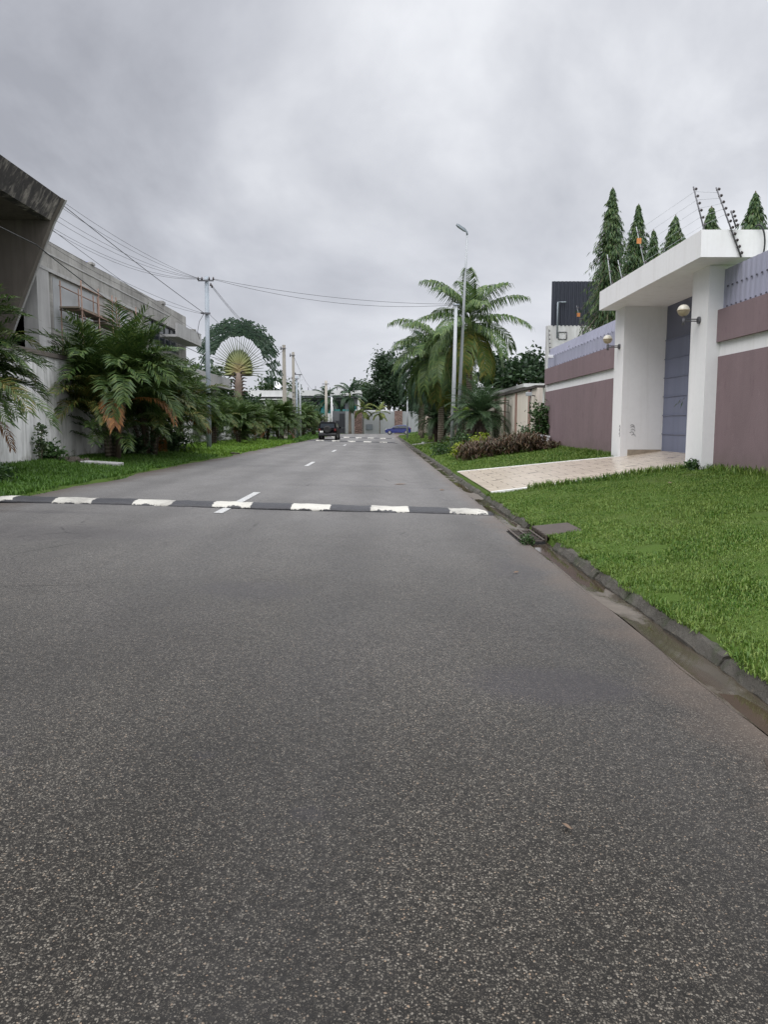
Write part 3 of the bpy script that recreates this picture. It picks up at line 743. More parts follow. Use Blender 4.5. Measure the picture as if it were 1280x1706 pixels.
# ------------------------------------------------------------------ poles and lamps
r = thing('utility_pole', 'plain grey steel pole at the right verge holding the two wires over the street', 'pole', (3.89, 42.5, .2))
b = MB(); b.tube([(3.89, 42.5, .1), (4.03, 42.5, 8.1)], [.125, .085], 10); b.build('shaft', M['galv_pale'], r)
b = MB(); b.tube([(3.85, 42.4, 8.05), (4.2, 42.4, 8.08)], .04, 6); b.build('top_bracket', M['galv'], r)
r = thing('street_lamp', 'tall leaning grey street lamp beside the big right-hand palm', 'street lamp', (4.42, 45, .3), 'street lamps')
b = MB(); b.tube([(4.42, 45, .2), (4.75, 45, 9.5), (4.86, 45, 12.35)], [.115, .075, .05], 10); b.build('pole', M['galv_pale'], r)
hd = MB(); hd.tube([(4.86, 45, 12.30), (4.84, 45, 12.5), (4.72, 45, 12.58)], .055, 8); hd.build('bracket', M['galv'], r)
b = MB(); q = []
for (t_, w, h) in ((0, .06, .05), (.15, .13, .07), (.5, .15, .06), (.62, .10, .03)):
    cx, cz = 4.80-t_*.92, 12.53+t_*.58
    q.append([(cx-.3*h, 45-w, cz-h), (cx-.3*h, 45+w, cz-h), (cx+.3*h, 45+w, cz+h), (cx+.3*h, 45-w, cz+h)])
b.loft(q); b.build('lamp_head', M['galv'], r, recalc=True)
r = thing('street_lamp', 'distant short street lamp on the right verge in front of the blue car', 'street lamp', (2.84, 85, .3), 'street lamps')
b = MB(); b.tube([(2.84, 85, .1), (2.83, 85, 5.6)], [.11, .07], 8); b.build('pole', M['galv_pale'], r)
b = MB(); b.box(2.45, 2.9, 84.9, 85.1, 5.55, 5.68, .03); b.build('lamp_head', M['galv'], r)

LP = thing('utility_pole', 'bluish steel pole with crossarm where the left wires meet', 'pole', (-8.5, 38.2, .3))
b = MB(); b.tube([(-8.55, 38.2, .1), (-8.46, 38.2, 8.75)], [.125, .10], 10); b.build('shaft', M['galv'], LP)
b = MB(); b.box(-8.85, -8.1, 38.03, 38.09, 8.50, 8.57); b.build('crossarm', M['steel_dark'], LP)
for dx, dzz in ((-.38, 0), (-.2, 0), (.15, 0), (.35, 0), (.22, -.28), (.28, -.36)):
    b = MB(); c = (-8.46+dx, 38.06, 8.6+dzz); b.tube([(c[0], c[1], c[2]-.04), (c[0], c[1], c[2]+.10)], [.05, .03], 7); b.build('insulator', M['insul'], LP)
b = MB(); b.box(-8.66, -8.3, 38.02, 38.10, 6.95, 7.03); b.tube([(-8.6, 38.05, 6.99), (-8.75, 38.05, 7.02)], .04, 6); b.build('lower_clamp', M['steel_dark'], LP)
b = MB(); b.tube([(-8.6, 38.1, 7.0), (-8.85, 38.1, 6.6), (-8.95, 38.1, 6.1), (-8.85, 38.1, 5.75)], .012, 5); b.build('loose_lead', M['wire'], LP)

def conc_pole(x, y, h, w0, w1, label, holes):
    r = thing('utility_pole', label, 'pole', (x, y, .3))
    b = MB(); b.loft([[(x-w, y-w, z), (x+w, y-w, z), (x+w, y+w, z), (x-w, y+w, z)] for z, w in ((.1, w0), (h, w1))]); b.build('shaft', M['pole_conc'], r)
    if holes:
        zz = .7
        while zz < h*.55:
            b = MB(); b.box(x-.05, x+.05, y-w0-.012, y-w0+.06, zz, zz+.12); zz += .36; b.build('slot', M['steel_dark'], r)
    b = MB(); b.box(x-.28, x+.2, y-.2, y-.14, h-.35, h-.28); b.tube([(x-.25, y-.17, h-.45), (x-.25, y-.17, h-.15)], .06, 6); b.build('bracket', M['steel_dark'], r)
    return r
conc_pole(-8.75, 70, 8.75, .20, .13, 'thick square concrete pole rising behind the left verge palms', False)
conc_pole(-8.38, 74, 8.5, .15, .11, 'thinner slotted concrete pole beside the thick one', True)
for (x_, y_, h, lb, m_) in ((-8.40, 80, 7.05, 'pale steel pole nearest the black car on the left verge', 'galv_pale'), (-8.35, 76.5, 6.4, 'bluish steel pole between slotted concrete pole and pale steel pole', 'galv')):
    r = thing('utility_pole', lb, 'pole', (x_, y_, .3))
    b = MB(); b.tube([(x_, y_, .1), (x_, y_, h)], [.11, .085], 8); b.build('shaft', M[m_], r)
    b = MB(); b.box(x_-.5, x_+.25, y_-.14, y_-.09, h-.3, h-.22); b.tube([(x_-.45, y_-.1, h-.25), (x_-.45, y_-.1, h-.05)], .06, 6); b.build('crossarm', M['steel_dark'], r)

def wire(pts, sag, rad, label, group=None):
    P = [Vector(p) for p in pts]; out = []
    for i in range(len(P)-1):
        for k in range(12 + (1 if i == len(P)-2 else 0)):
            t_ = k/12; c = lerp(P[i], P[i+1], t_); out.append((c.x, c.y, c.z - sag*4*t_*(1-t_)))
    b = MB(); b.tube(out, rad*.72, 5)
    tag(b.build('overhead_wire', M['wire']), label, 'wire', group)
for k, (ex, ez) in enumerate(((-11.05, 9.30), (-11.12, 9.12), (-11.3, 8.85), (-11.4, 8.72), (-11.5, 8.45), (-11.55, 8.38))):
    wire([(-8.8+.05*k, 38.05, 8.62), (ex, 27.8, ez)], .22+.06*k, .009, 'thin slack wire in the bundle from the steel pole top to the slanted roof edge', 'bundle of thin wires from the steel pole top')
wire([(-8.62, 38.05, 7.02), (-11.1, 27.8, 9.22)], .06, .018, 'taut black cable from the lower clamp up to the slanted roof corner')
wire([(-11.35, 49.4, 7.28), (-11.5, 27.8, 8.38)], .10, .012, 'thin wire from the balcony end to the slanted house')
wire([(-8.62, 38.05, 6.98), (-11.65, 27.8, 8.0)], .22, .010, 'slack wire into the pole clamp, upper of the two below the taut cable')
wire([(-8.62, 38.05, 6.95), (-11.66, 27.8, 7.9)], .36, .009, 'slack wire into the pole clamp, lower of the two below the taut cable')
wire([(-9.75, 15, 6.7), (-10.1, 23.2, 6.85), (-9.75, 31.3, 5.75), (-9.4, 40, 5.3), (-8.9, 55, 5.6), (-8.7, 69.8, 8.3)], .05, .022, 'thick drooping black cable crossing in front of the left houses')
wire([(-8.15, 38.05, 8.62), (3.95, 42.4, 8.1)], .30, .012, 'upper wire of the two crossing the street')
wire([(-8.1, 38.05, 8.58), (3.9, 42.4, 8.06)], .52, .012, 'lower wire of the two crossing the street')
for k in range(3):
    wire([(-8.25+.04*k, 38.1, 8.3), (-9.3+.42*k, 69.8, 8.2+.12*k)], .5+.12*k, .010, 'wire dropping from the steel pole top back to the thick concrete pole', 'wires running up the left verge')
wire([(-8.4, 38.1, 7.0), (-8.85, 76.4, 6.2)], .4, .012, 'lower wire running up the left verge from the pole clamp')
wire([(-8.4, 74, 8.3), (-11.5, 139.5, 8.0)], 1.2, .02, 'wire from the slotted concrete pole to the far white house')

# ------------------------------------------------------------------ left side
r = thing('boundary_wall', 'tall stained white wall on the left behind the palm clumps', 'wall', (-10.6, 25, .5))
b = MB(); b.box(-10.65, -10.4, 3, 44, 0, 3.72); b.build('wall_face', M['wall_white'], r)
b = MB(); b.box(-10.72, -10.34, 3, 44, 3.725, 3.86); b.build('coping', M['concrete_dark'], r)
r = thing('boundary_wall', 'lower weathered white wall further up the left verge ending in a pier', 'wall', (-10.6, 56, .4))
b = MB(); b.box(-10.62, -10.4, 44.05, 67.2, 0, 1.95); b.build('wall_face', M['wall_white'], r)
b = MB(); b.box(-10.75, -10.25, 67.25, 71, 0, 2.0); b.build('end_pier', M['concrete_pale'], r)
r = thing('garden_wall', 'dim white wall behind the far left palms', 'wall', (-10.6, 95, .4))
b = MB(); b.box(-10.62, -10.4, 75, 108, 0, 2.1); b.build('wall_face', M['wall_white'], r)
b = MB(); b.box(-10.68, -10.34, 75, 108, 2.105, 2.2); b.build('coping', M['concrete_dark'], r)

# near house with the slanted fin and blackened fascia
r = thing('concrete_house', 'raw concrete house at far left with leaning fin wall and blackened roof edge', 'house', (-14.5, 16, .4))
b = MB(); b.prism([(-11.0, 9.36), (-11.43, 8.63), (-11.75, 8.63), (-11.4, 9.40)], 'y', 2, 27.5); b.build('roof_fascia', M['fascia'], r, recalc=True)
b = MB(); b.prism([(-11.76, 8.64), (-20, 8.64), (-20, 9.3), (-11.47, 9.3)], 'y', 2, 27.5); b.build('roof_slab', M['concrete_dark'], r, recalc=True)
b = MB(); b.prism([(-10.99, 9.37), (-11.42, 8.62), (-12.72, 5.65), (-13.9, 2.9), (-13.9, .3), (-20, .3), (-20, 9.37)], 'y', 27.502, 27.76); b.build('fin_wall', M['concrete_dark'], r, recalc=True)
b = MB(); b.prism([(-10.96, 9.38), (-11.40, 8.61), (-12.70, 5.65), (-13.88, 2.9), (-14.0, 2.95), (-12.82, 5.70), (-11.52, 8.66), (-11.1, 9.41)], 'y', 27.765, 27.86); b.build('fin_edge_strip', M['concrete_pale'], r, recalc=True)
b = MB(); b.box(-18.3, -18, 2, 27.5, .3, 8.63); b.build('rear_wall', M['concrete_dark'], r)
b = MB(); b.box(-18, -13.4, 2, 27.495, .3, 3.3); b.build('lower_wall', M['concrete'], r)

# long unfinished house
r = thing('unfinished_house', 'long unfinished grey concrete house with flat parapet behind the left palms', 'house', (-15, 39, .4))
b = MB()
b.box(-12.8, -12.5, 29.5, 42.15, .3, 7.35); b.box(-12.8, -12.5, 42.15, 48.1, .3, 5.9); b.box(-12.8, -12.5, 48.1, 50, .3, 7.35); b.box(-19, -12.82, 49.7, 50, .3, 7.35)
b.box(-19, -18.7, 27.9, 49.68, .3, 7.35); b.build('wall', M['facade'], r)
b = MB(); b.box(-12.95, -12.42, 28.45, 29.48, .3, 7.34); b.build('corner_pillar', M['concrete_pale'], r)
b = MB(); b.box(-19, -12.44, 27.9, 50, 7.355, 7.6); b.box(-12.75, -12.46, 27.9, 50, 7.605, 8.45); b.box(-19, -12.76, 49.75, 50, 7.605, 8.45); b.build('parapet', M['facade'], r)
b = MB(); b.box(-12.46, -12.40, 27.9, 42, 7.30, 7.42); b.box(-12.458, -12.43, 27.9, 46, 7.95, 8.0); b.build('ledge', M['concrete_pale'], r)
for y0_, y1_, z1_ in ((44.6, 45.2, 8.62), (33.9, 34.3, 8.55)):
    b = MB(); b.box(-12.78, -12.40, y0_, y1_, 8.455, z1_); b.build('parapet_stub', M['concrete'], r)
b = MB(); b.box(-12.499, -12.485, 30.0, 34.5, 5.2, 7.2); b.box(-12.499, -12.487, 36.2, 38.6, 6.2, 7.1); b.build('cement_patch', M['cement_patch'], r)
w = MB(); w.box(-12.72, -12.66, 42.15, 48.1, 5.9, 7.35); wo = w.build('window_band', M['glass_dark'], r)
b = MB()
for k in range(6): b.box(-12.66, -12.60, 42.16+1.16*k, 42.20+1.16*k, 5.9, 7.35)
b.box(-12.66, -12.57, 42.15, 48.1, 5.905, 5.98); b.build('mullions', M['frame_grey'], wo)
bl = MB(); bl.box(-12.42, -11.4, 43.9, 49.5, 6.55, 6.68); bl.box(-11.55, -11.4, 43.9, 49.5, 6.685, 7.3); bl.box(-12.42, -11.555, 49.35, 49.5, 6.685, 7.3); bl.build('balcony', M['concrete_pale'], r)
b = MB(); b.box(-12.6, -11.9, 50.02, 50.3, 6.9, 7.7); b.build('stair_block', M['concrete'], r)

r = thing('water_tank', 'blue plastic water tank peeping over the unfinished parapet', 'water tank', (-14.2, 37.9, 7.6))
b = MB(); b.tube([(-14.2, 37.9, 7.6), (-14.2, 37.9, 9.2)], .34, 16); b.build('barrel', M['tank'], r)
b = MB(); b.ball((-14.2, 37.9, 9.205), .34, 16, 5, .55, 0, 1); b.build('lid', M['tank'], r)

r = thing('scaffold', 'rusty scaffold with plank deck on the unfinished house front', 'scaffold', (-11.9, 33, .4))
for yy in (30.2, 32.0, 33.6, 34.1, 36.8):
    for xx in (-12.3, -11.5):
        b = MB(); b.tube([(xx, yy, .4), (xx, yy, 7.1)], .028, 6); b.build('upright', M['rust'], r)
b = MB(); b.box(-12.28, -11.55, 30.0, 33.7, 6.05, 6.11); b.box(-12.28, -11.6, 33.0, 37.0, 5.85, 5.91); b.build('plank_deck', M['plank'], r)
b = MB()
for zz in (6.02, 6.9):
    b.tube([(-11.5, 30.1, zz), (-11.5, 36.9, zz-.12)], .024, 6); b.tube([(-12.3, 30.1, zz), (-12.3, 36.9, zz-.12)], .024, 6)
for yy in (30.2, 32.0, 33.6, 36.8): b.tube([(-12.35, yy, 6.0), (-11.4, yy, 6.0)], .024, 6)
b.tube([(-11.5, 30.2, 6.0), (-11.5, 32.0, 4.4)], .022, 6)
b.build('rail', M['rust'], r)

r = thing('flat_house', 'low flat roofed concrete house beyond the unfinished one', 'house', (-16, 60, .4))
b = MB(); b.box(-20, -13, 53, 67, 4.65, 5.55); b.build('roof_slab', M['concrete_pale'], r)
b = MB(); b.box(-19.5, -13.9, 53.6, 66, .3, 4.648); b.build('wall', M['concrete'], r)
b = MB(); b.box(-13.898, -13.86, 55, 64, 2.2, 4.2); b.build('window', M['glass_dark'], r)

r = thing('white_house', 'small white house with stacked flat roofs and a satellite dish on top', 'house', (-14, 99, .4))
b = MB(); b.box(-18.5, -11.6, 95, 104, 5.1, 5.85); b.build('roof', M['white_far'], r)
b = MB(); b.box(-18, -12.2, 96, 103, .3, 5.098); b.build('wall', M['grey_house'], r)
b = MB(); b.box(-14.4, -11.8, 94.6, 95.98, 3.95, 4.55); b.box(-18.6, -11.7, 94.2, 95.9, 4.7, 4.82); b.build('awning', M['white_far'], r)
b = MB(); b.box(-14.2, -12.4, 95.95, 95.99, 2.2, 3.9); b.build('window', M['glass_dark'], r)
r = thing('satellite_dish', 'white satellite dish on the small white house roof', 'satellite dish', (-12.9, 95.8, 5.85))
b = MB(); b.tube([(-12.9, 95.8, 5.85), (-12.9, 95.8, 6.4)], .05, 6); b.tube([(-12.5, 95.6, 5.9), (-12.5, 95.6, 6.5)], .04, 6); b.build('mast', M['galv'], r)
b = MB(); rings = []
ax = Vector((.55, -.6, .58)).normalized(); u_ = ax.cross(Vector((0,0,1))).normalized(); v_ = ax.cross(u_)
for (rr, d) in ((.02, 0), (.35, .03), (.62, .11), (.78, .18), (.76, .20), (.6, .14), (.33, .06), (.02, .03)):
    rr *= .75
    rings.append([Vector((-12.95, 95.75, 6.45)) + ax*d + (u_*math.cos(2*math.pi*k/18)+v_*math.sin(2*math.pi*k/18))*rr for k in range(18)])
b.loft(rings, True, True); b.build('reflector', M['box_white'], r)

# ------------------------------------------------------------------ end of the street
r = thing('compound_wall', 'long grey wall with carved brown panels closing the end of the street', 'wall', (0, 130.3, .3))
b = MB(); b.box(-6.1, 26, 130, 130.4, 0, 3.95); b.build('wall_face', M['far_wall'], r)
for px in (-3.9, 2.85):
    b = MB(); b.box(px-.65, px+.65, 129.9, 129.997, .1, 4.05); b.build('carved_panel', M['lattice'], r)
    b = MB(); b.box(px-.5, px-.25, 129.92, 130.1, 4.06, 4.25); b.box(px+.25, px+.5, 129.92, 130.1, 4.06, 4.25); b.build('cap_lamp', M['white_far'], r)
b = MB(); b.box(-2.6, -1.5, 129.93, 129.998, .85, 1.8); g_ = b.build('vent_grille', M['frame_grey'], r)
b = MB()
for k in range(5): b.box(-2.55, -1.55, 129.9, 129.928, .95+.17*k, 1.03+.17*k)
b.build('louvres', M['galv'], g_)
r = thing('compound_gate', 'black compound gate recessed beside the grey end wall', 'gate', (-7.2, 130.3, .3))
b = MB(); b.box(-8.3, -6.12, 130.1, 130.4, .2, 4.0); b.build('frame', M['frame_grey'], r)
b = MB(); b.box(-8.1, -7.15, 130.0, 130.098, .2, 2.4); b.box(-7.1, -6.25, 130.02, 130.098, .2, 3.6); b.build('leaf_panel', M['black_gate'], r)
r = thing('planter_box', 'low black box in front of the black compound gate', 'planter', (-6.9, 127, .3))
b = MB(); b.box(-7.6, -6.2, 126.6, 127.5, .2, 1.15, .05); b.build('box', M['black_gate'], r)
b = MB(); b.box(-7.65, -6.15, 126.55, 127.55, 1.152, 1.25); b.build('rim', M['frame_grey'], r)
r = thing('side_wall', 'pale pier and panel wall left of the black compound gate', 'wall', (-10, 129, .3))
b = MB(); b.box(-18, -10.2, 129.5, 130, 0, 3.5); b.build('wall_face', M['far_wall'], r)
b = MB(); b.box(-9.2, -8.6, 129.4, 129.99, 0, 3.6); b.box(-10.1, -9.7, 129.4, 129.99, 0, 3.6); b.build('pier', M['white_far'], r)
b = MB(); b.box(-9.69, -9.21, 129.5, 129.9, .2, 3.2); b.build('carved_panel', M['lattice'], r)

r = thing('modern_house', 'white modern two storey house with teal glass at the end of the street', 'house', (-9, 143, .3))
b = MB(); b.box(-15.5, -4.2, 141, 155, .2, 6.5); b.build('wall', M['grey_house'], r)
b = MB(); b.box(-16, -3.7, 139, 155.5, 6.9, 7.85); b.build('roof_fascia', M['white_far'], r)
b = MB(); b.box(-15.9, -3.8, 139.2, 155, 6.55, 6.897); b.build('soffit', M['frame_grey'], r)
b = MB(); b.box(-8.5, -6.7, 142, 146, 7.86, 8.75); b.box(-8.7, -6.5, 141.6, 146.4, 8.76, 9.0); b.build('roof_cabin', M['white_far'], r)
for (xa, xb) in ((-9.1, -8.7), (-4.3, -3.8)):
    b = MB(); b.box(xa, xb, 139.3, 139.8, .2, 6.54); b.build('column', M['white_far'], r)
for (xa, xb, za, zb) in ((-11.2, -9.9, 3.4, 6.3), (-12.9, -11.4, 3.4, 6.3), (-8.2, -6.6, 3.5, 6.0), (-6.0, -4.6, 3.5, 5.2)):
    b = MB(); b.box(xa, xb, 140.9, 140.996, za, zb); wn = b.build('window', M['glass_teal'] if xa in (-11.2, -6.0) else M['glass_dark'], r)
    b = MB()
    for xx in (xa, (xa+xb)/2-.04, xb-.08): b.box(xx, xx+.08, 140.85, 140.898, za, zb)
    b.build('window_frame', M['frame_grey'], wn)
for xa, xb in ((-15.5, -12.4), (-12.2, -9.2), (-8.6, -6.4), (-6.2, -4.4)):
    b = MB(); b.box(xa, xb, 139.4, 139.5, 3.2, 4.5); b.build('balcony_glass', M['glass_balcony'], r)
b = MB(); b.box(-15.6, -4.35, 139.3, 141, 2.85, 3.19); b.build('balcony_slab', M['concrete_pale'], r)
b = MB(); b.box(-3.75, 1.5, 139.5, 148, .2, 4.35); b.build('side_wing', M['white_far'], r)
for k in range(7):
    b = MB(); xx = -14.5+1.3*k; b.tube([(xx, 140, 7.85), (xx, 140, 8.25+.2*(k % 3))], .07, 5); b.build('vent_pipe', M['steel_dark'], r)

# thin far poles
r = thing('utility_pole', 'far concrete pole between the white house columns', 'pole', (-9.0, 126, .3))
b = MB(); b.tube([(-9.0, 126, .1), (-9.0, 126, 8.8)], [.26, .2], 8); b.build('shaft', M['pole_conc'], r)
b = MB(); b.box(-9.6, -8.5, 125.7, 125.76, 8.2, 8.32); b.build('crossarm', M['steel_dark'], r)
r = thing('street_lamp', 'far white lamp post in front of the modern house', 'street lamp', (-7.7, 120, .3), 'street lamps')
b = MB(); b.tube([(-7.7, 120, .1), (-7.75, 120, 6.0)], .12, 8); b.build('pole', M['white_far'], r)
b = MB(); b.box(-8.3, -7.7, 119.9, 120.1, 5.95, 6.1, .03); b.build('lamp_head', M['galv'], r)

# ------------------------------------------------------------------ vehicles
def wheel(r, x, y, z, rad, w, name='wheel'):
    b = MB(); rings = []
    for dx, rr in ((-w/2, rad*.62), (-w/2, rad*.93), (-w*.32, rad), (w*.32, rad), (w/2, rad*.93), (w/2, rad*.62)):
        rings.append([(x+dx, y+rr*math.cos(2*math.pi*k/20), z+rr*math.sin(2*math.pi*k/20)) for k in range(20)])
    b.loft(rings, True, True); o = b.build(name, M['rubber'], r)
    b = MB()
    for s in (-1, 1):
        b.loft([[(x+s*(w/2-.02), y+rad*.6*math.cos(2*math.pi*k/20), z+rad*.6*math.sin(2*math.pi*k/20)) for k in range(20)], [(x+s*(w/2+.008), y+rad*.5*math.cos(2*math.pi*k/20), z+rad*.5*math.sin(2*math.pi*k/20)) for k in range(20)]])
    b.build('rim', M['alloy'], o)
def cring(y, hw, z0, z1, c=.09):
    return [(-hw+c, y, z0), (hw-c, y, z0), (hw, y, z0+c), (hw, y, z1-c), (hw-c*.8, y, z1), (-hw+c*.8, y, z1), (-hw, y, z1-c), (-hw, y, z0+c)]
suv = thing('parked_car', 'black off-road car seen from behind with spare wheel on its tailgate', 'car', (0,0,0))
b = MB(); b.loft([cring(y_, hw, z0, z1) for y_, hw, z0, z1 in ((-2.2, .78, .5, .98), (-2.14, .88, .42, 1.08), (-1.3, .915, .36, 1.1), (0, .92, .34, 1.08), (1.0, .915, .36, 1.06), (1.75, .88, .4, 1.0), (2.15, .8, .46, .9), (2.25, .7, .52, .8))]); b.build('body', M['car_black'], suv, recalc=True)
b = MB(); b.loft([[(-hw, y0, z), (hw, y0, z), (hw, y1, z), (-hw, y1, z)] for z, hw, y0, y1 in ((1.06, .86, -2.12, 1.0), (1.4, .79, -2.06, .62), (1.66, .72, -1.98, .3), (1.74, .62, -1.8, .1))]); cab = b.build('cabin', M['car_black'], suv, recalc=True)
b = MB(); b.quad((-.70, -2.115, 1.16), (.70, -2.115, 1.16), (.64, -2.045, 1.56), (-.64, -2.045, 1.56)); b.quad((-.70, -2.117, 1.155), (-.64, -2.047, 1.565), (.64, -2.047, 1.565), (.70, -2.117, 1.155)); b.build('rear_window', M['glass_dark'], suv)
for s in (-1, 1):
    b = MB(); b.quad((s*.862, -1.9, 1.14), (s*.862, .7, 1.14), (s*.765, .35, 1.56), (s*.765, -1.85, 1.56)); b.build('side_window', M['glass_dark'], suv)
    b = MB(); b.box(min(s*.66, s*.84), max(s*.66, s*.84), -2.225, -2.13, .86, 1.08, .02); b.build('tail_light', M['red_light'], suv)
    b = MB(); b.box(min(s*.9, s*1.1), max(s*.9, s*1.1), .45, .6, 1.08, 1.26, .03); b.build('mirror', M['car_black'], suv)
    b = MB(); b.tube([(s*.6, -1.7, 1.78), (s*.6, 0, 1.78)], .025, 6); b.build('roof_rail', M['steel_dark'], suv)
    for yy in (-1.35, 1.4): wheel(suv, s*.78, yy, .37, .37, .26)
b = MB(); b.box(-.86, .86, -2.33, -2.16, .42, .66, .05); b.build('rear_bumper', M['bumper_grey'], suv)
b = MB(); b.box(-.74, -.40, -2.225, -2.20, .72, .88); b.build('number_plate', M['plate'], suv)
b = MB(); rings = []
for dy, rr in ((-.02, .34), (-.10, .37), (-.2, .35), (-.24, .24), (-.2, .1)):
    rings.append([(rr*math.cos(2*math.pi*k/24), -2.16+dy, 1.0+rr*math.sin(2*math.pi*k/24)) for k in range(24)])
b.loft(rings, True, True); b.build('spare_wheel', M['rubber'], suv)
place(suv, (-5.22, 75.2+2.2, .19), R(-1.5), 1.02)

hb = thing('parked_car', 'blue hatchback parked side on at the right end of the street', 'car', (0,0,0))
prof = [(-1.85, .35), (-1.9, .6), (-1.78, .78), (-1.0, .92), (-.35, 1.32), (.2, 1.42), (1.0, 1.4), (1.55, 1.22), (1.85, .9), (1.88, .45), (1.8, .3), (-1.7, .27)]
b = MB(); rings = []
for yy, sc_ in ((-.82, .94), (-.78, 1.0), (.78, 1.0), (.82, .94)):
    ring = []
    for px, pz in prof:
        tuck = max(0, pz-.9)*.42
        ring.append((px, (abs(yy)-tuck)*(1 if yy > 0 else -1), .3+(pz-.3)*(sc_ if abs(yy) > .8 else 1)))
    rings.append(ring)
b.loft(rings); b.build('body', M['car_blue'], hb, recalc=True)
for s in (-1, 1):
    yb = s*.815
    for pl in ([(-.78, .96), (-.3, 1.28), (.12, 1.34), (.12, .96)], [(.2, .96), (.2, 1.34), (.9, 1.32), (1.35, 1.1), (1.3, .98)]):
        b = MB(); q = [(px, s*(.822-max(0, pz-.9)*.42), pz) for px, pz in pl]; b.quad(*q); b.build('side_window', M['glass_dark'], hb)
    b = MB(); b.box(-1.82, -1.45, min(s*.55, s*.80), max(s*.55, s*.80), .68, .80, .03); b.build('headlight', M['clear_light'], hb)
    b = MB(); b.box(1.70, 1.87, min(s*.6, s*.8), max(s*.6, s*.8), .8, 1.0, .02); b.build('tail_light', M['red_light'], hb)
    b = MB(); b.box(-.75, -.6, min(s*.8, s*.98), max(s*.8, s*.98), .96, 1.08, .02); b.build('mirror', M['car_blue'], hb)
    b = MB(); b.box(-.02, .0, min(s*.815, s*.826), max(s*.815, s*.826), .4, .95); b.box(.3, .46, min(s*.815, s*.84), max(s*.815, s*.84), .84, .87); b.build('door_trim', M['bumper_grey'], hb)
for xx in (-1.22, 1.2):
    for s in (-1, 1):
        b = MB(); rr = .30
        rings = [[(xx+q*math.cos(2*math.pi*k/18), s*(.70+d), .3+q*math.sin(2*math.pi*k/18)) for k in range(18)] for d, q in ((-.08, .2), (-.08, rr), (.10, rr), (.13, rr*.9), (.13, .2))]
        b.loft(rings, True, True); o = b.build('wheel', M['rubber'], hb)
        b = MB(); b.loft([[(xx+q*math.cos(2*math.pi*k/18), s*(.70+d), .3+q*math.sin(2*math.pi*k/18)) for k in range(18)] for d, q in ((.12, .2), (.138, .15))]); b.build('rim', M['alloy'], o)
b = MB(); b.quad((-.98, -.68, .95), (-.98, .68, .95), (-.38, .60, 1.32), (-.38, -.60, 1.32)); b.build('windscreen', M['glass_dark'], hb)
place(hb, (2.45, 113.5, .265), R(-4), 1.0)

# ------------------------------------------------------------------ plants
def frond(mb, base, az, el, length, bend, n=30, ll=.5, lw=.03, droop=.5, rach=.02, vee=.25, start=.18, fwd=.6, twist=0.0):
    """one feather leaf: curved midrib with folded leaflets on both sides"""
    p = Vector(base); N = 12; pts = [p.copy()]; dirs = []
    e = el
    for i in range(N):
        d = Vector((math.cos(az)*math.cos(e), math.sin(az)*math.cos(e), math.sin(e)))
        p = p + d*(length/N); pts.append(p.copy()); dirs.append(d)
        e -= bend/N*(.5+1.0*i/N)
    dirs.append(dirs[-1])
    mb.tube(pts, [rach*(1-.85*i/N) for i in range(N+1)], 4, cap=False)
    for i in range(n):
        f = start + (1-start)*(i+.3)/n
        k = f*N; j = min(N-1, int(k)); q = lerp(pts[j], pts[j+1], k-j); tg = dirs[j]
        side = tg.cross(Vector((0,0,1)))
        if side.length < 1e-3: side = Vector((math.sin(az), -math.cos(az), 0))
        side.normalize(); up = side.cross(tg).normalized()
        prof = math.sin(math.pi*min(1, (.12+.88*(f-start)/(1-start))**.75))**.6 if f < .98 else .35
        L = ll*(.35+.65*prof)*random.uniform(.88, 1.1)
        for s in (-1, 1):
            if random.random() < .03: continue
            fw = fwd*random.uniform(.8, 1.25)*(1+.7*f)
            d = (side*s + tg*fw + up*vee*random.uniform(.4, 1.4)).normalized()
            d2 = (d + Vector((0,0,-1))*droop*random.uniform(.7, 1.4)).normalized()
            w = tg.cross(d).cross(d).normalized()*lw
            a = q + tg*random.uniform(-.01, .01); m_ = a + d*L*.45; t_ = m_ + d2*L*.55
            mm = lerp(m_, t_, .45)
            mb.quad(a - w*.35, a + w*.35, m_ + w, m_ - w); mb.quad(m_ - w, m_ + w, mm + w*.8, mm - w*.8); mb.quad(mm - w*.8, mm + w*.8, t_)

def merge_leaflets(mb): pass

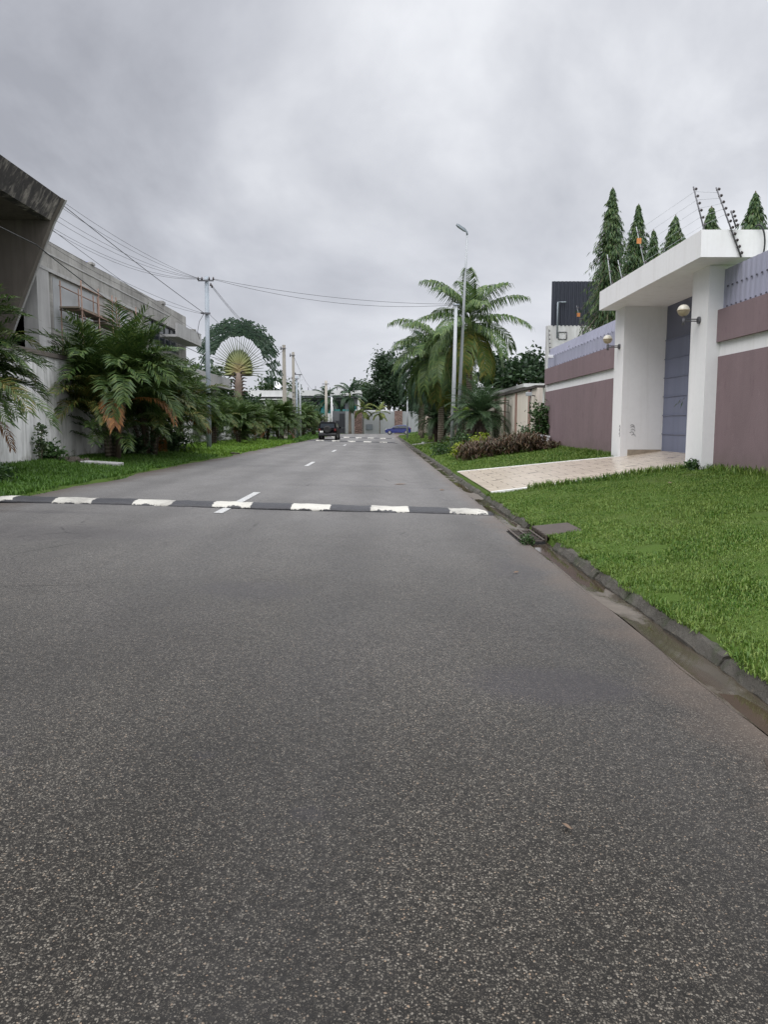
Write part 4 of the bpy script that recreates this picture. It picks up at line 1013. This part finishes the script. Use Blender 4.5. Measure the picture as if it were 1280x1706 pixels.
def areca(seed, label, h=4.2, stems=5, nf=26, fl=2.3, mat_='areca', dry=2, spread=.5, azc=None, groupn='palm clumps along the left verge', ll=.62, low=True, skip_el=0):
    random.seed(seed)
    r = thing('palm_clump', label, 'palm', (0,0,0), groupn)
    tips = []
    for k in range(stems):
        a = 2*math.pi*k/stems+random.uniform(-.5, .5); rr = spread*random.uniform(.3, 1)
        th = h*random.uniform(.28, .52)
        bx, by = .35*rr*math.cos(a), .35*rr*math.sin(a); tx, ty = rr*math.cos(a), rr*math.sin(a)
        b = MB(); b.tube([(bx, by, -.1), (lerp(bx, tx, .4), lerp(by, ty, .4), th*.5), (tx, ty, th)], [.10, .075, .055], 7); b.build('stem', M['palm_trunk'] if k % 2 else M['palm_base'], r)
        tips.append((tx, ty, th, a))
    b = MB(); d = MB()
    for i in range(nf):
        tx, ty, th, a = tips[i % stems]
        az = (random.gauss(azc, 1.0) if azc is not None else a + random.gauss(0, 1.1))
        lay = i/nf
        el = lerp(R(86), R(30), lay**1.2)+random.uniform(-.12, .12)
        frond(d if (i % 7 == 5 and lay > .35) else b, (tx, ty, th-random.uniform(0, .35)), az, el, fl*random.uniform(.8, 1.15), lerp(.7, 2.0, lay)+random.uniform(-.1, .4), 40, ll*1.12, .022, lerp(.3, .65, lay), .02, .45)
    if low:
        for i in range(12):
            a = random.uniform(0, 2*math.pi)
            frond(b, (.3*math.cos(a), .3*math.sin(a), random.uniform(.3, 1.0)), a, R(random.uniform(30, 65)), fl*.75, random.uniform(1.4, 2.3), 26, ll*.85, .02, .5, .016, .3)
    b.build('crown', M[mat_], r)
    if d.v: d.build('paler_fronds', M['areca_pale'], r)
    for i in range(dry):
        tx, ty, th, a = tips[i % stems]; d = MB()
        frond(d, (tx, ty, th-.3), (azc if azc is not None else a)+random.uniform(-.9, .9), R(random.uniform(-5, 30)), fl*.85, random.uniform(1.5, 2.2), 26, ll*.75, .022, .7, .018, .1)
        d.build('dry_frond', M['dry'], r)
    return r

# left verge clumps (camera side is -y, street side is +x)
A1 = areca(21, 'large palm clump with an orange dead frond hanging over the left verge', 5.0, 7, 125, 2.6, 'areca', 1, .8)
d = MB(); random.seed(2); frond(d, (.35, -1.25, 2.0), R(-62), R(-5), 1.7, 1.5, 30, .55, .026, .9, .02, .1); d.build('dry_frond', M['dry'], A1)
place(A1, (-9.35, 26.7, .4), 0, 1.06)
A2 = areca(22, 'dark dense palm clump right behind the clump with the hanging orange frond', 5.2, 7, 125, 2.6, 'areca', 2, .8)
place(A2, (-9.15, 30.4, .4), .8, .93)
A3 = areca(23, 'palm clump whose fronds brush the bluish steel pole', 4.7, 6, 105, 2.4, 'areca', 3, .8)
place(A3, (-9.35, 34.2, .4), 0, .86)
A0 = areca(24, 'palm at the left photo edge whose fronds hang in front of the white wall', 5.4, 4, 70, 2.6, 'areca', 2, .3, azc=.3, low=False)
d = MB(); random.seed(5)
for q_ in range(3): frond(d, (.1, -.2+.2*q_, 2.2), R(-10+25*q_), R(8), 1.9, 1.9, 30, .6, .028, .9, .02, .1)
d.build('yellowing_fronds', M['areca_pale'], A0)
place(A0, (-10.6, 18.6, .6), 0, .95)
for i, (x_, y_, sc_, rz, src, lb) in enumerate((
        (-9.5, 43.5, .62, 1.0, A3, 'small palm clump just past the bluish steel pole'),
        (-9.0, 48.5, .60, 2.2, A1, 'small palm clump below the fan shaped tree'),
        (-9.6, 54, .70, .4, A2, 'bushy palm clump between the fan shaped tree and the wall pier'),
        (-8.9, 60, .62, 3.0, A3, 'palm clump with orange fronds in front of the low white wall end'),
        (-8.6, 66, .72, 4.0, A1, 'palm clump at the foot of the thick concrete pole'),
        (-9.6, 72.5, .85, 5.0, A2, 'palm clump behind the slotted concrete pole'),
        (-8.9, 84, .80, 1.7, A3, 'tall palm clump just left of the black car'),
        (-9.2, 91, .85, 2.6, A1, 'farthest tall palm clump left of the black car'),
        (-8.6, 98, .75, .2, A2, 'palm clump beyond the black car on the left'))):
    dup(src, (x_, y_, gz(x_, y_)-.02), rz, sc_, lb)

def palm(seed, name, label, th, fl, nf, mat_, tr0, tr1, ll, lw, droop, lean=0.0, el0=80, el1=-35, bend=(1.0, 1.7), leafn=44, group=None, yellow=0, trunk='palm_trunk', shaft=True, gapaz=None, cat='palm'):
    random.seed(seed)
    r = thing(name, label, cat, (0,0,0), group)
    b = MB(); b.tube([(lean*t_*t_, 0, -.15+(th+.15)*t_) for t_ in [k/8 for k in range(9)]], [lerp(tr0, tr1, (k/8)**.6) for k in range(9)], 10); b.build('trunk', M[trunk], r)
    top = Vector((lean, 0, th))
    if shaft:
        b = MB(); b.tube([top-Vector((0,0,.02)), top+Vector((0,0,.5)), top+Vector((0,0,.95))], [tr1*1.15, tr1*.95, tr1*.35], 10); b.build('crownshaft', M['stem_green'], r)
    b = MB(); yb = MB()
    for i in range(nf):
        lay = i/nf; az = i*2.39996+random.uniform(-.25, .25)
        el = R(lerp(el0, el1, lay**.9))+random.uniform(-.1, .1)
        tgt = yb if (yellow and lay > 1-yellow) else b
        frond(tgt, top+Vector((0, 0, (.8 if shaft else .1)*(1-lay*.6))), az, el, fl*random.uniform(.85, 1.1), random.uniform(*bend), leafn, ll, lw, droop, .032, .15, .15, .55)
    b.build('crown', M[mat_], r)
    if yb.v: yb.build('yellowing_fronds', M['palm_yellow'], r)
    return r
P1 = palm(31, 'royal_palm', 'tallest feathery palm on the right verge beside the leaning street lamp', 6.7, 3.7, 27, 'palm_leaf', .24, .16, 1.15, .034, 1.5, el0=86, el1=-50, bend=(1.0, 1.7), yellow=.2, leafn=58)
place(P1, (5.3, 47, .4), 2.05)
random.seed(33)
P2 = palm(32, 'royal_palm', 'leaning green palm with long hanging fronds left of the plain grey pole', 5.7, 4.0, 38, 'palm_leaf', .24, .16, 1.25, .034, 1.9, el0=64, el1=-50, bend=(1.3, 2.0), yellow=.22, leafn=54)
place(P2, (4.15, 54, .35), .6)
P3 = palm(34, 'royal_palm', 'dark palm with drooping crown farther behind the hanging-frond palm', 6.1, 3.8, 28, 'palm_dark', .22, .15, 1.1, .042, 1.6, el0=78, el1=-45, bend=(1.2, 1.9), leafn=44)
place(P3, (4.3, 68, .35), 1.4)
dup(P3, (4.1, 78, .35), 3.2, 1.02, 'darkest palm at the left of the right hand palm row, over the distant lamp')
dup(P3, (4.6, 60, .35), 5.1, .82, 'dark palm crown wedged between the hanging-frond palm and the tall feathery palm')
dup(P3, (4.7, 96, .3), 4.2, .8, 'far palm behind the blue car by the cream wall')
PH = palm(35, 'date_palm', 'short bushy date palm with a dark skirt of dead fronds by the cream wall', 1.75, 2.15, 46, 'phoenix', .15, .16, .46, .0125, .3, el0=84, el1=-18, bend=(.9, 1.7), leafn=44, shaft=False, trunk='palm_base')
b = MB(); random.seed(8)
for i in range(20): frond(b, (0, 0, 1.6), i*2.4, R(random.uniform(-50, -25)), 1.0, random.uniform(.6, 1.0), 20, .26, .018, .5, .014, .1)
b.build('dead_skirt', M['dead'], PH)
place(PH, (5.08, 40, .35), .3)
dup(PH, (4.25, 60.5, .3), 1.3, .95, 'date palm left of the plain grey pole near the side path')
dup(PH, (5.2, 64, .3), 2.3, 1.0, 'smaller looking date palm farther back beside the pink stained cream wall')
dup(PH, (5.7, 44, .35), 4.0, 1.05, 'date palm half hidden behind the leaning street lamp')
YP = palm(36, 'young_palm', 'young lime green palm on a thin stem beside the date palm skirt', 1.6, .9, 9, 'lime_palm', .05, .035, .32, .03, .5, el0=80, el1=10, leafn=16, shaft=False)
place(YP, (4.45, 42.2, .35), .2)
FP = palm(37, 'royal_palm', 'palm in front of the modern house at the street end', 5.6, 3.2, 17, 'palm_dark', .3, .18, .8, .06, 1.1, el0=85, el1=-40, leafn=30)
place(FP, (-5.1, 124.6, .25), .4)
FP2 = palm(38, 'young_palm', 'small yellow green palm in front of the grey end wall', 2.9, 1.9, 11, 'palm_yellow', .09, .07, .6, .05, .9, el0=75, el1=-30, leafn=22)
place(FP2, (-.3, 126.5, .25), .9)
dup(FP2, (-3.0, 127.0, .3), 2.2, 1.1, 'thin yellow green palm between the carved panels of the end wall')
dup(FP, (-9.4, 133, .25), 1.9, .95, 'dark palm top showing over the side wall left of the black gate')

# fan tree (planar fan facing the street)
random.seed(41)
r = thing('fan_palm', 'fan shaped tree with yellow green stalks spread like a peacock tail', 'tree', (-11.36, 62, .3))
b = MB(); b.tube([(-11.42, 62, .2), (-11.40, 62, 3.0), (-11.38, 62, 4.8), (-11.36, 62, 5.75)], [.26, .25, .33, .22], 12); b.build('trunk', M['ravenala_trunk'], r)
b = MB()
for i in range(16):
    s = 1 if i % 2 else -1; zz = 3.6+.13*i; L = random.uniform(.5, .8)
    b.tube([(-11.38, 62-.1, zz), (-11.38+s*L*.6, 61.9, zz+.35), (-11.38+s*L, 61.85, zz+.28)], [.10, .07, .02], 5)
b.build('old_leaf_bases', M['dead'], r)
nst = 38
for i in range(nst):
    f = i/(nst-1); a = lerp(R(-4), R(184), f); ca, sa = math.cos(a), math.sin(a)
    o = Vector((-11.36, 62, 5.75)) + Vector((0, 0, .55*sa)); yoff = (-.06 if i % 2 else .06)*1.0 + random.uniform(-.03, .03)
    d = Vector((ca, 0, sa)); n_ = Vector((-sa, 0, ca)); L = 2.05+.25*sa+random.uniform(-.08, .08)
    b = MB(); sgd = []
    for (t_, w) in ((0, .19), (.25, .17), (.45, .12), (.58, .034), (1.0, .015)):
        c = o + d*L*t_ + Vector((0, yoff, -.16*(1-sa)*t_*t_*abs(ca)))
        sgd.append([c-n_*w+Vector((0, .03, 0)), c+Vector((0, -.05, 0)), c+n_*w+Vector((0, .03, 0))])
    b.loft(sgd, False, True)
    st = b.build('leaf_stalk', M['stalk'], r)
    # torn banana-like blade
    if sa < .45 and i % 2: continue
    b = MB(); LL = (1.45 if sa > .45 else 1.25)+random.uniform(-.2, .15); c0 = o + d*L + Vector((0, yoff, -.16*(1-sa)*abs(ca)))
    sagd = .22*(1-.8*sa); prev = c0; nn = 13
    for k in range(nn):
        t0, t1 = k/nn, (k+1)/nn
        q0 = c0 + d*LL*t0 + Vector((0, 0, -sagd*t0*t0)); q1 = c0 + d*LL*t1 + Vector((0, 0, -sagd*t1*t1))
        b.tube([q0, q1], .02, 3, cap=False)
        wv = (.5 if sa > .45 else .36)*math.sin(math.pi*(.12+.8*(t0+t1)/2))**.7
        for s in (-1, 1):
            if random.random() < .17: continue
            ww = wv*random.uniform(.75, 1.1); dr = Vector((0, random.uniform(-.22, .12), -random.uniform(.03, .22)*(1.15-sa)))
            e0 = q0 + n_*s*ww + d*.12 + dr; e1 = lerp(q0, q1, random.uniform(.7, .98)) + n_*s*ww + d*.12 + dr
            mid0 = lerp(q0, e0, .5)+Vector((0, 0, .03)); mid1 = lerp(q1, e1, .5)+Vector((0, 0, .03))
            b.quad(q0, q1, mid1, mid0); b.quad(mid0, mid1, e1, e0)
    b.build('leaf_blade', M['ravenala'], st)

# leafy trees -------------------------------------------------------
def leaves(mb, c, rad, n, size, flat=.8, down=0.0):
    for _ in range(n):
        v = Vector((random.gauss(0, 1), random.gauss(0, 1), random.gauss(0, 1)*flat))
        p = Vector(c) + v*rad*.5
        d = Vector((random.gauss(0, 1), random.gauss(0, 1), random.gauss(-down, .6))).normalized()
        w = d.cross(Vector((random.gauss(0, 1), random.gauss(0, 1), random.gauss(0, 1)))).normalized()
        L = size*random.uniform(.7, 1.3); W = L*.28
        mb.quad(p, p+d*L*.45+w*W, p+d*L, p+d*L*.45-w*W)
def tree(seed, name, label, loc, th, crown, clumps, per, size, mat_, rad=.25, group=None, shape=None, cl=.9, cat='tree', down=0.0):
    """crown = (rx, ry, rz, zc): ellipsoid of leaf clumps at the ends of real limbs"""
    random.seed(seed)
    r = thing(name, label, cat, loc, group); x0, y0, z0 = loc
    rx, ry, rz, zc = crown
    b = MB(); b.tube([(x0, y0, z0-.2), (x0+.06, y0, z0+th*.5), (x0, y0, z0+th), (x0+.1, y0, z0+zc)], [rad*1.2, rad*.9, rad*.7, rad*.3], 9)
    cs = []
    for i in range(clumps):
        while True:
            v = Vector((random.uniform(-1, 1), random.uniform(-1, 1), random.uniform(-1, 1)))
            if .25 < v.length < 1: break
        if shape: v = shape(v)
        cs.append(Vector((x0+v.x*rx, y0+v.y*ry, z0+zc+v.z*rz)))
    for c in cs[::max(1, clumps//14)]:
        s = Vector((x0, y0, z0+lerp(th*.7, zc, random.random()*.8)))
        b.tube([s, lerp(s, c, .5)+Vector((0, 0, .15)), c], [rad*.35, rad*.22, rad*.08], 5)
    b.build('trunk', M['bark'], r)
    b = MB()
    for c in cs: leaves(b, c, cl*random.uniform(.6, 1.3), per, size, .7, down)
    b.build('crown', M[mat_], r)
    return r
flatten = lambda v: Vector((v.x, v.y, abs(v.z)*.9-.35*(v.x*v.x+v.y*v.y)))
tree(51, 'umbrella_tree', 'wide dark umbrella shaped tree behind the cream wall', (15.5, 85, .5), 5.0, (5.2, 4, 2.5, 6.3), 70, 90, .5, 'tree_dark', .35, shape=lambda v: Vector((v.x, v.y, round(v.z*2.5)/2.5)), cl=1.3)
def cone(v):
    h = (v.z+1)/2; k = (1-h)*.8+.25; return Vector((v.x*k, v.y*k, v.z))
tree(52, 'tall_tree', 'tallest dark tree standing behind the grey end wall', (1.4, 150, .3), 6, (3.0, 3, 5.6, 9.6), 90, 90, .6, 'tree_dark', .35, cl=1.5, shape=lambda v: Vector((v.x*(1-.12*v.z), v.y, v.z)))
dark = [
    (53, (-2.6, 152, .3), (2.4, 3, 3.4, 5.6), 'round dark tree between the modern house and the tallest tree'),
    (54, (5.5, 152, .3), (3.5, 3, 3.4, 5.6), 'dark tree to the right of the tallest tree behind the end wall'),
    (55, (9.8, 146, .3), (3.5, 3, 3.8, 5.0), 'dark tree behind the right end of the grey end wall'),
    (56, (-3.6, 160, .3), (2.2, 3, 2.4, 8.2), 'tree top rising over the modern house roof'),
    (57, (8.4, 118, .3), (3.4, 3, 4.0, 5.2), 'dark tree over the cream wall beyond the far palms'),
    (58, (9.6, 100, .3), (3.4, 4, 3.0, 4.4), 'low dark tree behind the cream wall and palm row')]
for sd, lc, cr, lb in dark:
    tree(sd, 'garden_tree', lb, lc, 3, cr, 40, 70, .5, 'tree_dark' if sd % 2 else 'tree_mid', .25, 'trees beyond the walls at the street end', cl=1.3)
left_trees = [
    (61, (-13.6, 73, .3), (1.8, 3, 1.4, 2.8), 'dark shrubby tree at the foot of the fan shaped tree'),
    (62, (-14.6, 112, .3), (4.0, 3, 2.6, 5.6), 'rounded dome tree behind the satellite dish house'),
    (64, (-15.4, 69, .3), (1.8, 2.5, 2.5, 4.4), 'dark tree behind the low concrete roof, left of the fan shaped tree'),
    (65, (-11.6, 106, .3), (2.0, 3, 1.6, 3.2), 'dark green tree left of the modern house'),
    (66, (-11.6, 116, .3), (1.8, 2, 1.6, 3.0), 'bushy tree half hiding the modern house balcony')]
for sd, lc, cr, lb in left_trees:
    tree(sd, 'garden_tree', lb, lc, 2.2, cr, 34, 70, .42, 'tree_dark' if sd % 2 else 'tree_mid', .2, 'trees behind the left walls', cl=1.2)

def ashok(seed, label, loc, h, rad, n=150):
    rad *= 1.15; n = int(n*1.9)
    random.seed(seed)
    r = thing('mast_tree', label, 'tree', loc, 'slender mast trees behind the gate'); x0, y0, z0 = loc
    b = MB(); b.tube([(x0, y0, z0-.2), (x0+.03, y0, z0+h*.5), (x0, y0, z0+h*.97)], [.13, .09, .02], 8)
    c = MB()
    for i in range(n):
        f = (i/n)**.9; zz = z0 + h*(.40+.585*f)
        if random.random() < .12: continue
        rr = rad*(.03+1.08*(1-f)**.88)*(random.uniform(.3, 1.2) if i % 9 else random.uniform(1.1, 1.5)); a = i*2.4+random.uniform(-.4, .4)
        p = Vector((x0, y0, zz)); e = p + Vector((math.cos(a)*rr, math.sin(a)*rr, -rr*.75-.08)); m_ = lerp(p, e, .5)+Vector((0, 0, .10*rr))
        b.tube([p, m_, e], [.016, .012, .004], 3, cap=False)
        for k in range(34):
            t_ = random.uniform(.25, 1.05); q = lerp(lerp(p, m_, min(1, t_*2)), e, max(0, t_*2-1)) if t_ > .5 else lerp(p, m_, t_*2)
            sd = Vector((random.gauss(0, 1), random.gauss(0, 1), 0)).normalized()
            d = (Vector((math.cos(a), math.sin(a), 0))*.30 + sd*random.uniform(.1, .6) + Vector((0, 0, -1))).normalized()
            w = d.cross(Vector((math.cos(a+random.uniform(-1, 1)), math.sin(a+random.uniform(-1, 1)), .1))).normalized()
            L = random.uniform(.12, .24)*(.5+.5*min(1, (1-f)*5)); W = .019
            q = q + sd*random.uniform(0, .13)*min(1, .15+(1-f)*3)
            c.quad(q, q+d*L*.4+w*W, q+d*L, q+d*L*.4-w*W)
    b.build('trunk', M['bark'], r); c.build('crown', M['ashok'], r)
ashok(71, 'tallest slender conical tree standing left of the canopy, beside the corrugated screen', (8.40, 29, .6), 9.75, .98, 330)
ashok(72, 'second slender conical tree, just right of the tallest one', (8.72, 27, .6), 8.6, .80, 270)
ashok(73, 'small conical tree tip right of the two tall slender trees', (8.85, 25.8, .6), 7.45, .62, 190)
ashok(74, 'slender tree top behind the near canopy corner, left of the leaning rod', (8.95, 24.2, .6), 7.5, 1.15, 230)
ashok(75, 'slender tree top behind the canopy between the two dark leaning rods', (9.7, 23.4, .6), 7.55, 1.1, 230)
ashok(76, 'slender tree top at the right photo edge above the canopy', (9.38, 20, .6), 6.95, .98, 230)
ashok(77, 'lowest tree tip barely clearing the middle of the canopy', (9.05, 25.1, .6), 6.65, .42, 120)

# shrubs and hedge --------------------------------------------------
def shrub(seed, name, label, loc, rx, ry, h, n, size, mat_, group=None, cat='shrub'):
    random.seed(seed); r = thing(name, label, cat, loc, group); x0, y0, z0 = loc
    b = MB(); c = MB()
    for i in range(max(5, n//40)):
        a = random.uniform(0, 2*math.pi); k = random.uniform(.2, .9)
        e = Vector((x0+rx*k*math.cos(a), y0+ry*k*math.sin(a), z0+h*random.uniform(.45, .95)*(1-.3*k)))
        b.tube([(x0+.2*rx*math.cos(a), y0+.2*ry*math.sin(a), z0-.05), lerp(Vector((x0, y0, z0)), e, .6), e], [.018, .012, .005], 4)
        leaves(c, e, .30*min(1.2, (rx+ry)/1.2)+.06, 40, size, .8)
        leaves(c, lerp(Vector((x0, y0, z0+.1)), e, .55), .30*min(1.2, (rx+ry)/1.2)+.06, 26, size, .8)
    b.build('branches', M['bark'], r); c.build('foliage', M[mat_], r)
    return r
shrub(81, 'creeper', 'dark green creeper climbing the mauve wall corner', (6.72, 32.3, .6), .45, .5, 2.35, 900, .13, 'shrub', cat='climbing plant')
shrub(82, 'shrub', 'pale leaved shrub in front of the creeper', (6.1, 32.6, .6), .5, .4, 1.15, 420, .12, 'pale_shrub')
shrub(83, 'shrub', 'bright yellow green shrub behind the brown hedge', (4.42, 34.2, .35), .42, .4, .95, 520, .13, 'yellow_shrub')
shrub(84, 'shrub', 'green shrub at the foot of the plain grey pole', (3.7, 35.5, .3), .6, .5, .95, 520, .13, 'shrub')
shrub(86, 'shrub', 'yellow flecked shrub at the left end of the brown hedge', (3.25, 32.0, .25), .32, .4, .6, 320, .11, 'yellow_shrub')
shrub(87, 'shrub', 'low dark green clump on the lawn left of the plain grey pole', (2.95, 37.5, .2), .55, 1.0, .42, 420, .12, 'shrub')
shrub(88, 'shrub', 'weedy bush at the foot of the stained white wall', (-10.1, 23.6, .45), .32, .6, .6, 300, .13, 'shrub')
shrub(89, 'weed', 'tall thin weed standing against the stained white wall', (-10.15, 22.9, .45), .16, .2, 1.35, 140, .11, 'pale_shrub', cat='weed')
shrub(90, 'shrub', 'dark weedy clump on the verge at the left photo edge', (-8.6, 16.9, .3), .5, .6, .38, 300, .13, 'tree_mid')
shrub(91, 'shrub', 'tuft of weeds on the lawn edge near the driveway corner', (6.62, 16.3, .62), .14, .14, .24, 120, .07, 'shrub')
shrub(92, 'weed', 'small weed growing out of the drain grate', (1.98, 10.3, .0), .05, .06, .08, 40, .035, 'shrub', cat='weed')
shrub(93, 'shrub', 'scrubby undergrowth below the palm clumps on the left verge', (-9.6, 29.5, .4), .8, 1.5, .8, 700, .16, 'tree_mid')
shrub(94, 'shrub', 'dark undergrowth between the second and third palm clumps', (-9.3, 33.6, .4), .8, 1.2, .9, 700, .16, 'tree_mid')

def strap(seed, label, loc, sc_=1.0):
    random.seed(seed); r = thing('strap_plant', label, 'plant', loc, 'red brown strap leaved plants forming the hedge'); x0, y0, z0 = loc
    c = MB()
    for i in range(170):
        a = random.uniform(0, 2*math.pi); o = Vector((x0+random.gauss(0, .17), y0+random.gauss(0, .17), z0+random.uniform(0, .5)*sc_))
        e = random.uniform(.5, 1.4); L = random.uniform(.28, .52)*sc_
        d = Vector((math.cos(a)*math.cos(e), math.sin(a)*math.cos(e), math.sin(e))); w = d.cross(Vector((0, 0, 1))).normalized()*.022
        m_ = o+d*L*.55; t_ = m_+(d+Vector((0, 0, -1.1))).normalized()*L*.55
        c.quad(o-w*.5, o+w*.5, m_+w, m_-w); c.quad(m_-w, m_+w, t_)
    b = MB()
    for i in range(7):
        a = random.uniform(0, 2*math.pi); b.tube([(x0, y0, z0-.05), (x0+.18*math.cos(a), y0+.18*math.sin(a), z0+.5*sc_)], [.02, .012], 4)
    b.build('stems', M['bark'], r); c.build('leaves', M['croton'], r)
k = 0
for (x_, y_, s_) in ((3.35, 31.2, .95), (3.8, 31.6, 1.05), (4.2, 31.2, 1.0), (4.6, 31.7, 1.1), (5.0, 31.2, 1.1), (5.4, 31.7, 1.15), (5.8, 31.2, 1.1), (6.15, 31.6, 1.0), (3.6, 32.6, 1.1), (4.4, 32.7, 1.15), (5.2, 32.8, 1.2), (5.9, 32.7, 1.15), (6.4, 30.6, .6), (6.6, 29.8, .5)):
    k += 1
    if k < 13: y_ -= 1.1
    strap(100+k, 'red brown strap leaved plant crowded into the hedge below the meter box' if k < 13 else ('low brown strap plant by the mauve wall, first past the hedge end' if k == 13 else 'smallest brown strap plant against the mauve wall'), (x_, y_, gz(x_, y_)), s_)

# rubble, slab, litter ------------------------------------------------
random.seed(6)
r = thing('rubble_heap', 'dark heap of garden rubble on the verge below the palm with the orange frond', 'rubble', (-9.6, 24.2, .4))
for i in range(9):
    c = Vector((-9.6+random.gauss(0, .35), 24.2+random.gauss(0, .5), .42+random.uniform(0, .12))); b = MB(); s = random.uniform(.12, .28)
    rings = []
    for zf in (-.7, 0, .7):
        rings.append([c+Vector((math.cos(2*math.pi*k/7)*s*random.uniform(.7, 1.1)*(1 if zf == 0 else .65), math.sin(2*math.pi*k/7)*s*random.uniform(.7, 1.1)*(1 if zf == 0 else .65), zf*s*.7)) for k in range(7)])
    b.loft(rings); b.build('clod', M['rubble'], r)
b = MB(); b.box(-9.15, -8.0, 23.3, 23.9, .28, .50, .03); b.v = [(x_, y_, z_+.06*(x_+8.6)*-1) for x_, y_, z_ in b.v]
tag(b.build('concrete_slab', M['concrete_pale']), 'broken pale concrete slab lying on the left verge before the palms', 'slab')
def fallen_leaf(x, y, a, L, label):
    b = MB(); z = (1.9-x)*.0285+.012+.008*math.sin(x*1.2+y*.5) if x < 2 else gturf(x, y)+.05
    ca, sa = math.cos(a), math.sin(a); q = []
    for (u_, v_, h_) in ((-.5, 0, .0), (-.2, .2, .006), (.2, .18, .01), (.5, 0, .004), (.2, -.18, .0), (-.2, -.2, .0)):
        q.append((x+L*(u_*ca-v_*sa), y+L*(u_*sa+v_*ca), z+h_))
    n = len(b.v); b.v = q + [(x, y, z+.012)]; 
    for k in range(6): b.f.append((k, (k+1) % 6, 6)); b.sm.append(False)
    tag(b.build('fallen_leaf', M['leaf_litter']), label, 'leaf', 'fallen leaves on the asphalt')
fallen_leaf(.72, 2.83, 2.2, .055, 'single brown leaf lying on the open asphalt in the foreground')
fallen_leaf(1.46, 8.2, .4, .07, 'dark leaf on the asphalt near the gutter below the drain')
fallen_leaf(.5, 20.5, .3, .35, 'dark flat scrap on the asphalt beyond the near speed bump')
fallen_leaf(1.5, 19.0, 1.3, .25, 'brown scrap on the asphalt beside the driveway')
fallen_leaf(5.35, 14.2, 1.0, .16, 'pale brown leaf lying on the lawn in front of the gate')
b = MB(); b.tube([(-7.6, 36.5, .30), (-7.2, 36.3, .31), (-6.7, 36.4, .29)], .03, 5); b.tube([(-7.2, 36.3, .31), (-7.0, 36.6, .33)], .02, 4)
tag(b.build('fallen_branch', M['dead']), 'dark fallen branch at the road edge below the bluish steel pole', 'branch')
b = MB(); b.box(2.9, 3.1, 55.6, 55.9, .2, .42, .03); tag(b.build('marker_stone', M['white_far']), 'small white marker stone at the lawn kerb near the side path', 'stone')

# ------------------------------------------------------------------ sky, sun, camera
SUN = Vector((-.46, -.30, .80)).normalized()
w = bpy.data.worlds.new('World'); scene.world = w; w.use_nodes = True
nt = w.node_tree; nt.nodes.clear()
t = NT.__new__(NT); t.t = nt; t._pos = None
out = nt.nodes.new('ShaderNodeOutputWorld'); bg = nt.nodes.new('ShaderNodeBackground'); nt.links.new(bg.outputs[0], out.inputs[0]); bg.inputs[1].default_value = .118
sky = nt.nodes.new('ShaderNodeTexSky'); sky.sky_type = 'NISHITA'; sky.sun_disc = False
sky.sun_elevation = math.asin(SUN.z); sky.sun_rotation = math.atan2(SUN.x, SUN.y); sky.dust_density = 3
dirv = nt.nodes.new('ShaderNodeTexCoord').outputs['Generated']
dx, dy, dzv = t.xyz(dirv)
den = t.math('ADD', t.math('MAXIMUM', dzv, 0.0), .5)
cv = nt.nodes.new('ShaderNodeCombineXYZ'); t.set(cv.inputs[0], t.math('DIVIDE', dx, den)); t.set(cv.inputs[1], t.math('DIVIDE', dy, den))
cn = t.noise(1.55, 7, .55, vec=cv.outputs[0], dist=.3); cn2 = t.noise(.85, 3, .5, vec=cv.outputs[0])
cl_ = t.math('ADD', t.math('MULTIPLY', cn, .62), t.math('MULTIPLY', cn2, .38))
cl_ = t.math('ADD', cl_, t.math('MULTIPLY', dx, .13))
cloud = t.ramp(cl_, [(.38, (2.75,2.82,3.12)), (.455, (3.85,3.95,4.3)), (.52, (5.0,5.1,5.42)), (.60, (6.7,6.8,7.05))])
hz = t.ramp(dzv, [(0.0, 1.0), (.26, 0.0)])
cloud = t.mix(t.math('MULTIPLY', hz, .6), cloud, (4.95,5.1,5.65))
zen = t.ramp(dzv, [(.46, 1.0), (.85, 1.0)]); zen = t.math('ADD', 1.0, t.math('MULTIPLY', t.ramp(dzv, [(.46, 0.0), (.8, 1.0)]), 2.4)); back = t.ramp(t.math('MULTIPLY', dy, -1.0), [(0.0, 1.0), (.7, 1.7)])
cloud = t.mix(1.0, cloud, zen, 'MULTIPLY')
vm = nt.nodes.new('ShaderNodeVectorMath'); vm.operation = 'SCALE'; t.set(vm.inputs[0], cloud); t.set(vm.inputs[3], t.math('ADD', 1.0, t.math('MULTIPLY', t.math('MAXIMUM', t.math('MULTIPLY', dy, -1.0), 0.0), .75)))  # sky brightened behind the camera, added to light faces turned toward it
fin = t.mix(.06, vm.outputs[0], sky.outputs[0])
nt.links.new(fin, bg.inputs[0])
ld = bpy.data.lights.new('sun', 'SUN'); ld.energy = 1.4; ld.angle = R(42); ld.color = (1, .97, .93)
lo = bpy.data.objects.new('sun', ld); COL.objects.link(lo); lo.rotation_euler = SUN.to_track_quat('Z', 'Y').to_euler()

cd = bpy.data.cameras.new('camera'); cd.sensor_fit = 'HORIZONTAL'; cd.sensor_width = 36; cd.lens = 36*1280/1280; cd.clip_end = 4000; cd.clip_start = .05
cam = bpy.data.objects.new('camera', cd); COL.objects.link(cam)
cam.location = (0, 0, 1.6)
cam.rotation_euler = (R(90)-math.atan(144/1280), 0, -math.atan((640-636)/1280)*1.0)
scene.camera = cam
scene.view_settings.view_transform = 'Standard'; scene.view_settings.look = 'None'; scene.view_settings.gamma = 1; scene.view_settings.exposure = .3
scene.cycles.use_denoising = True
scene.cycles.denoising_prefilter = 'NONE'
scene.cycles.max_bounces = 6; scene.cycles.transparent_max_bounces = 4
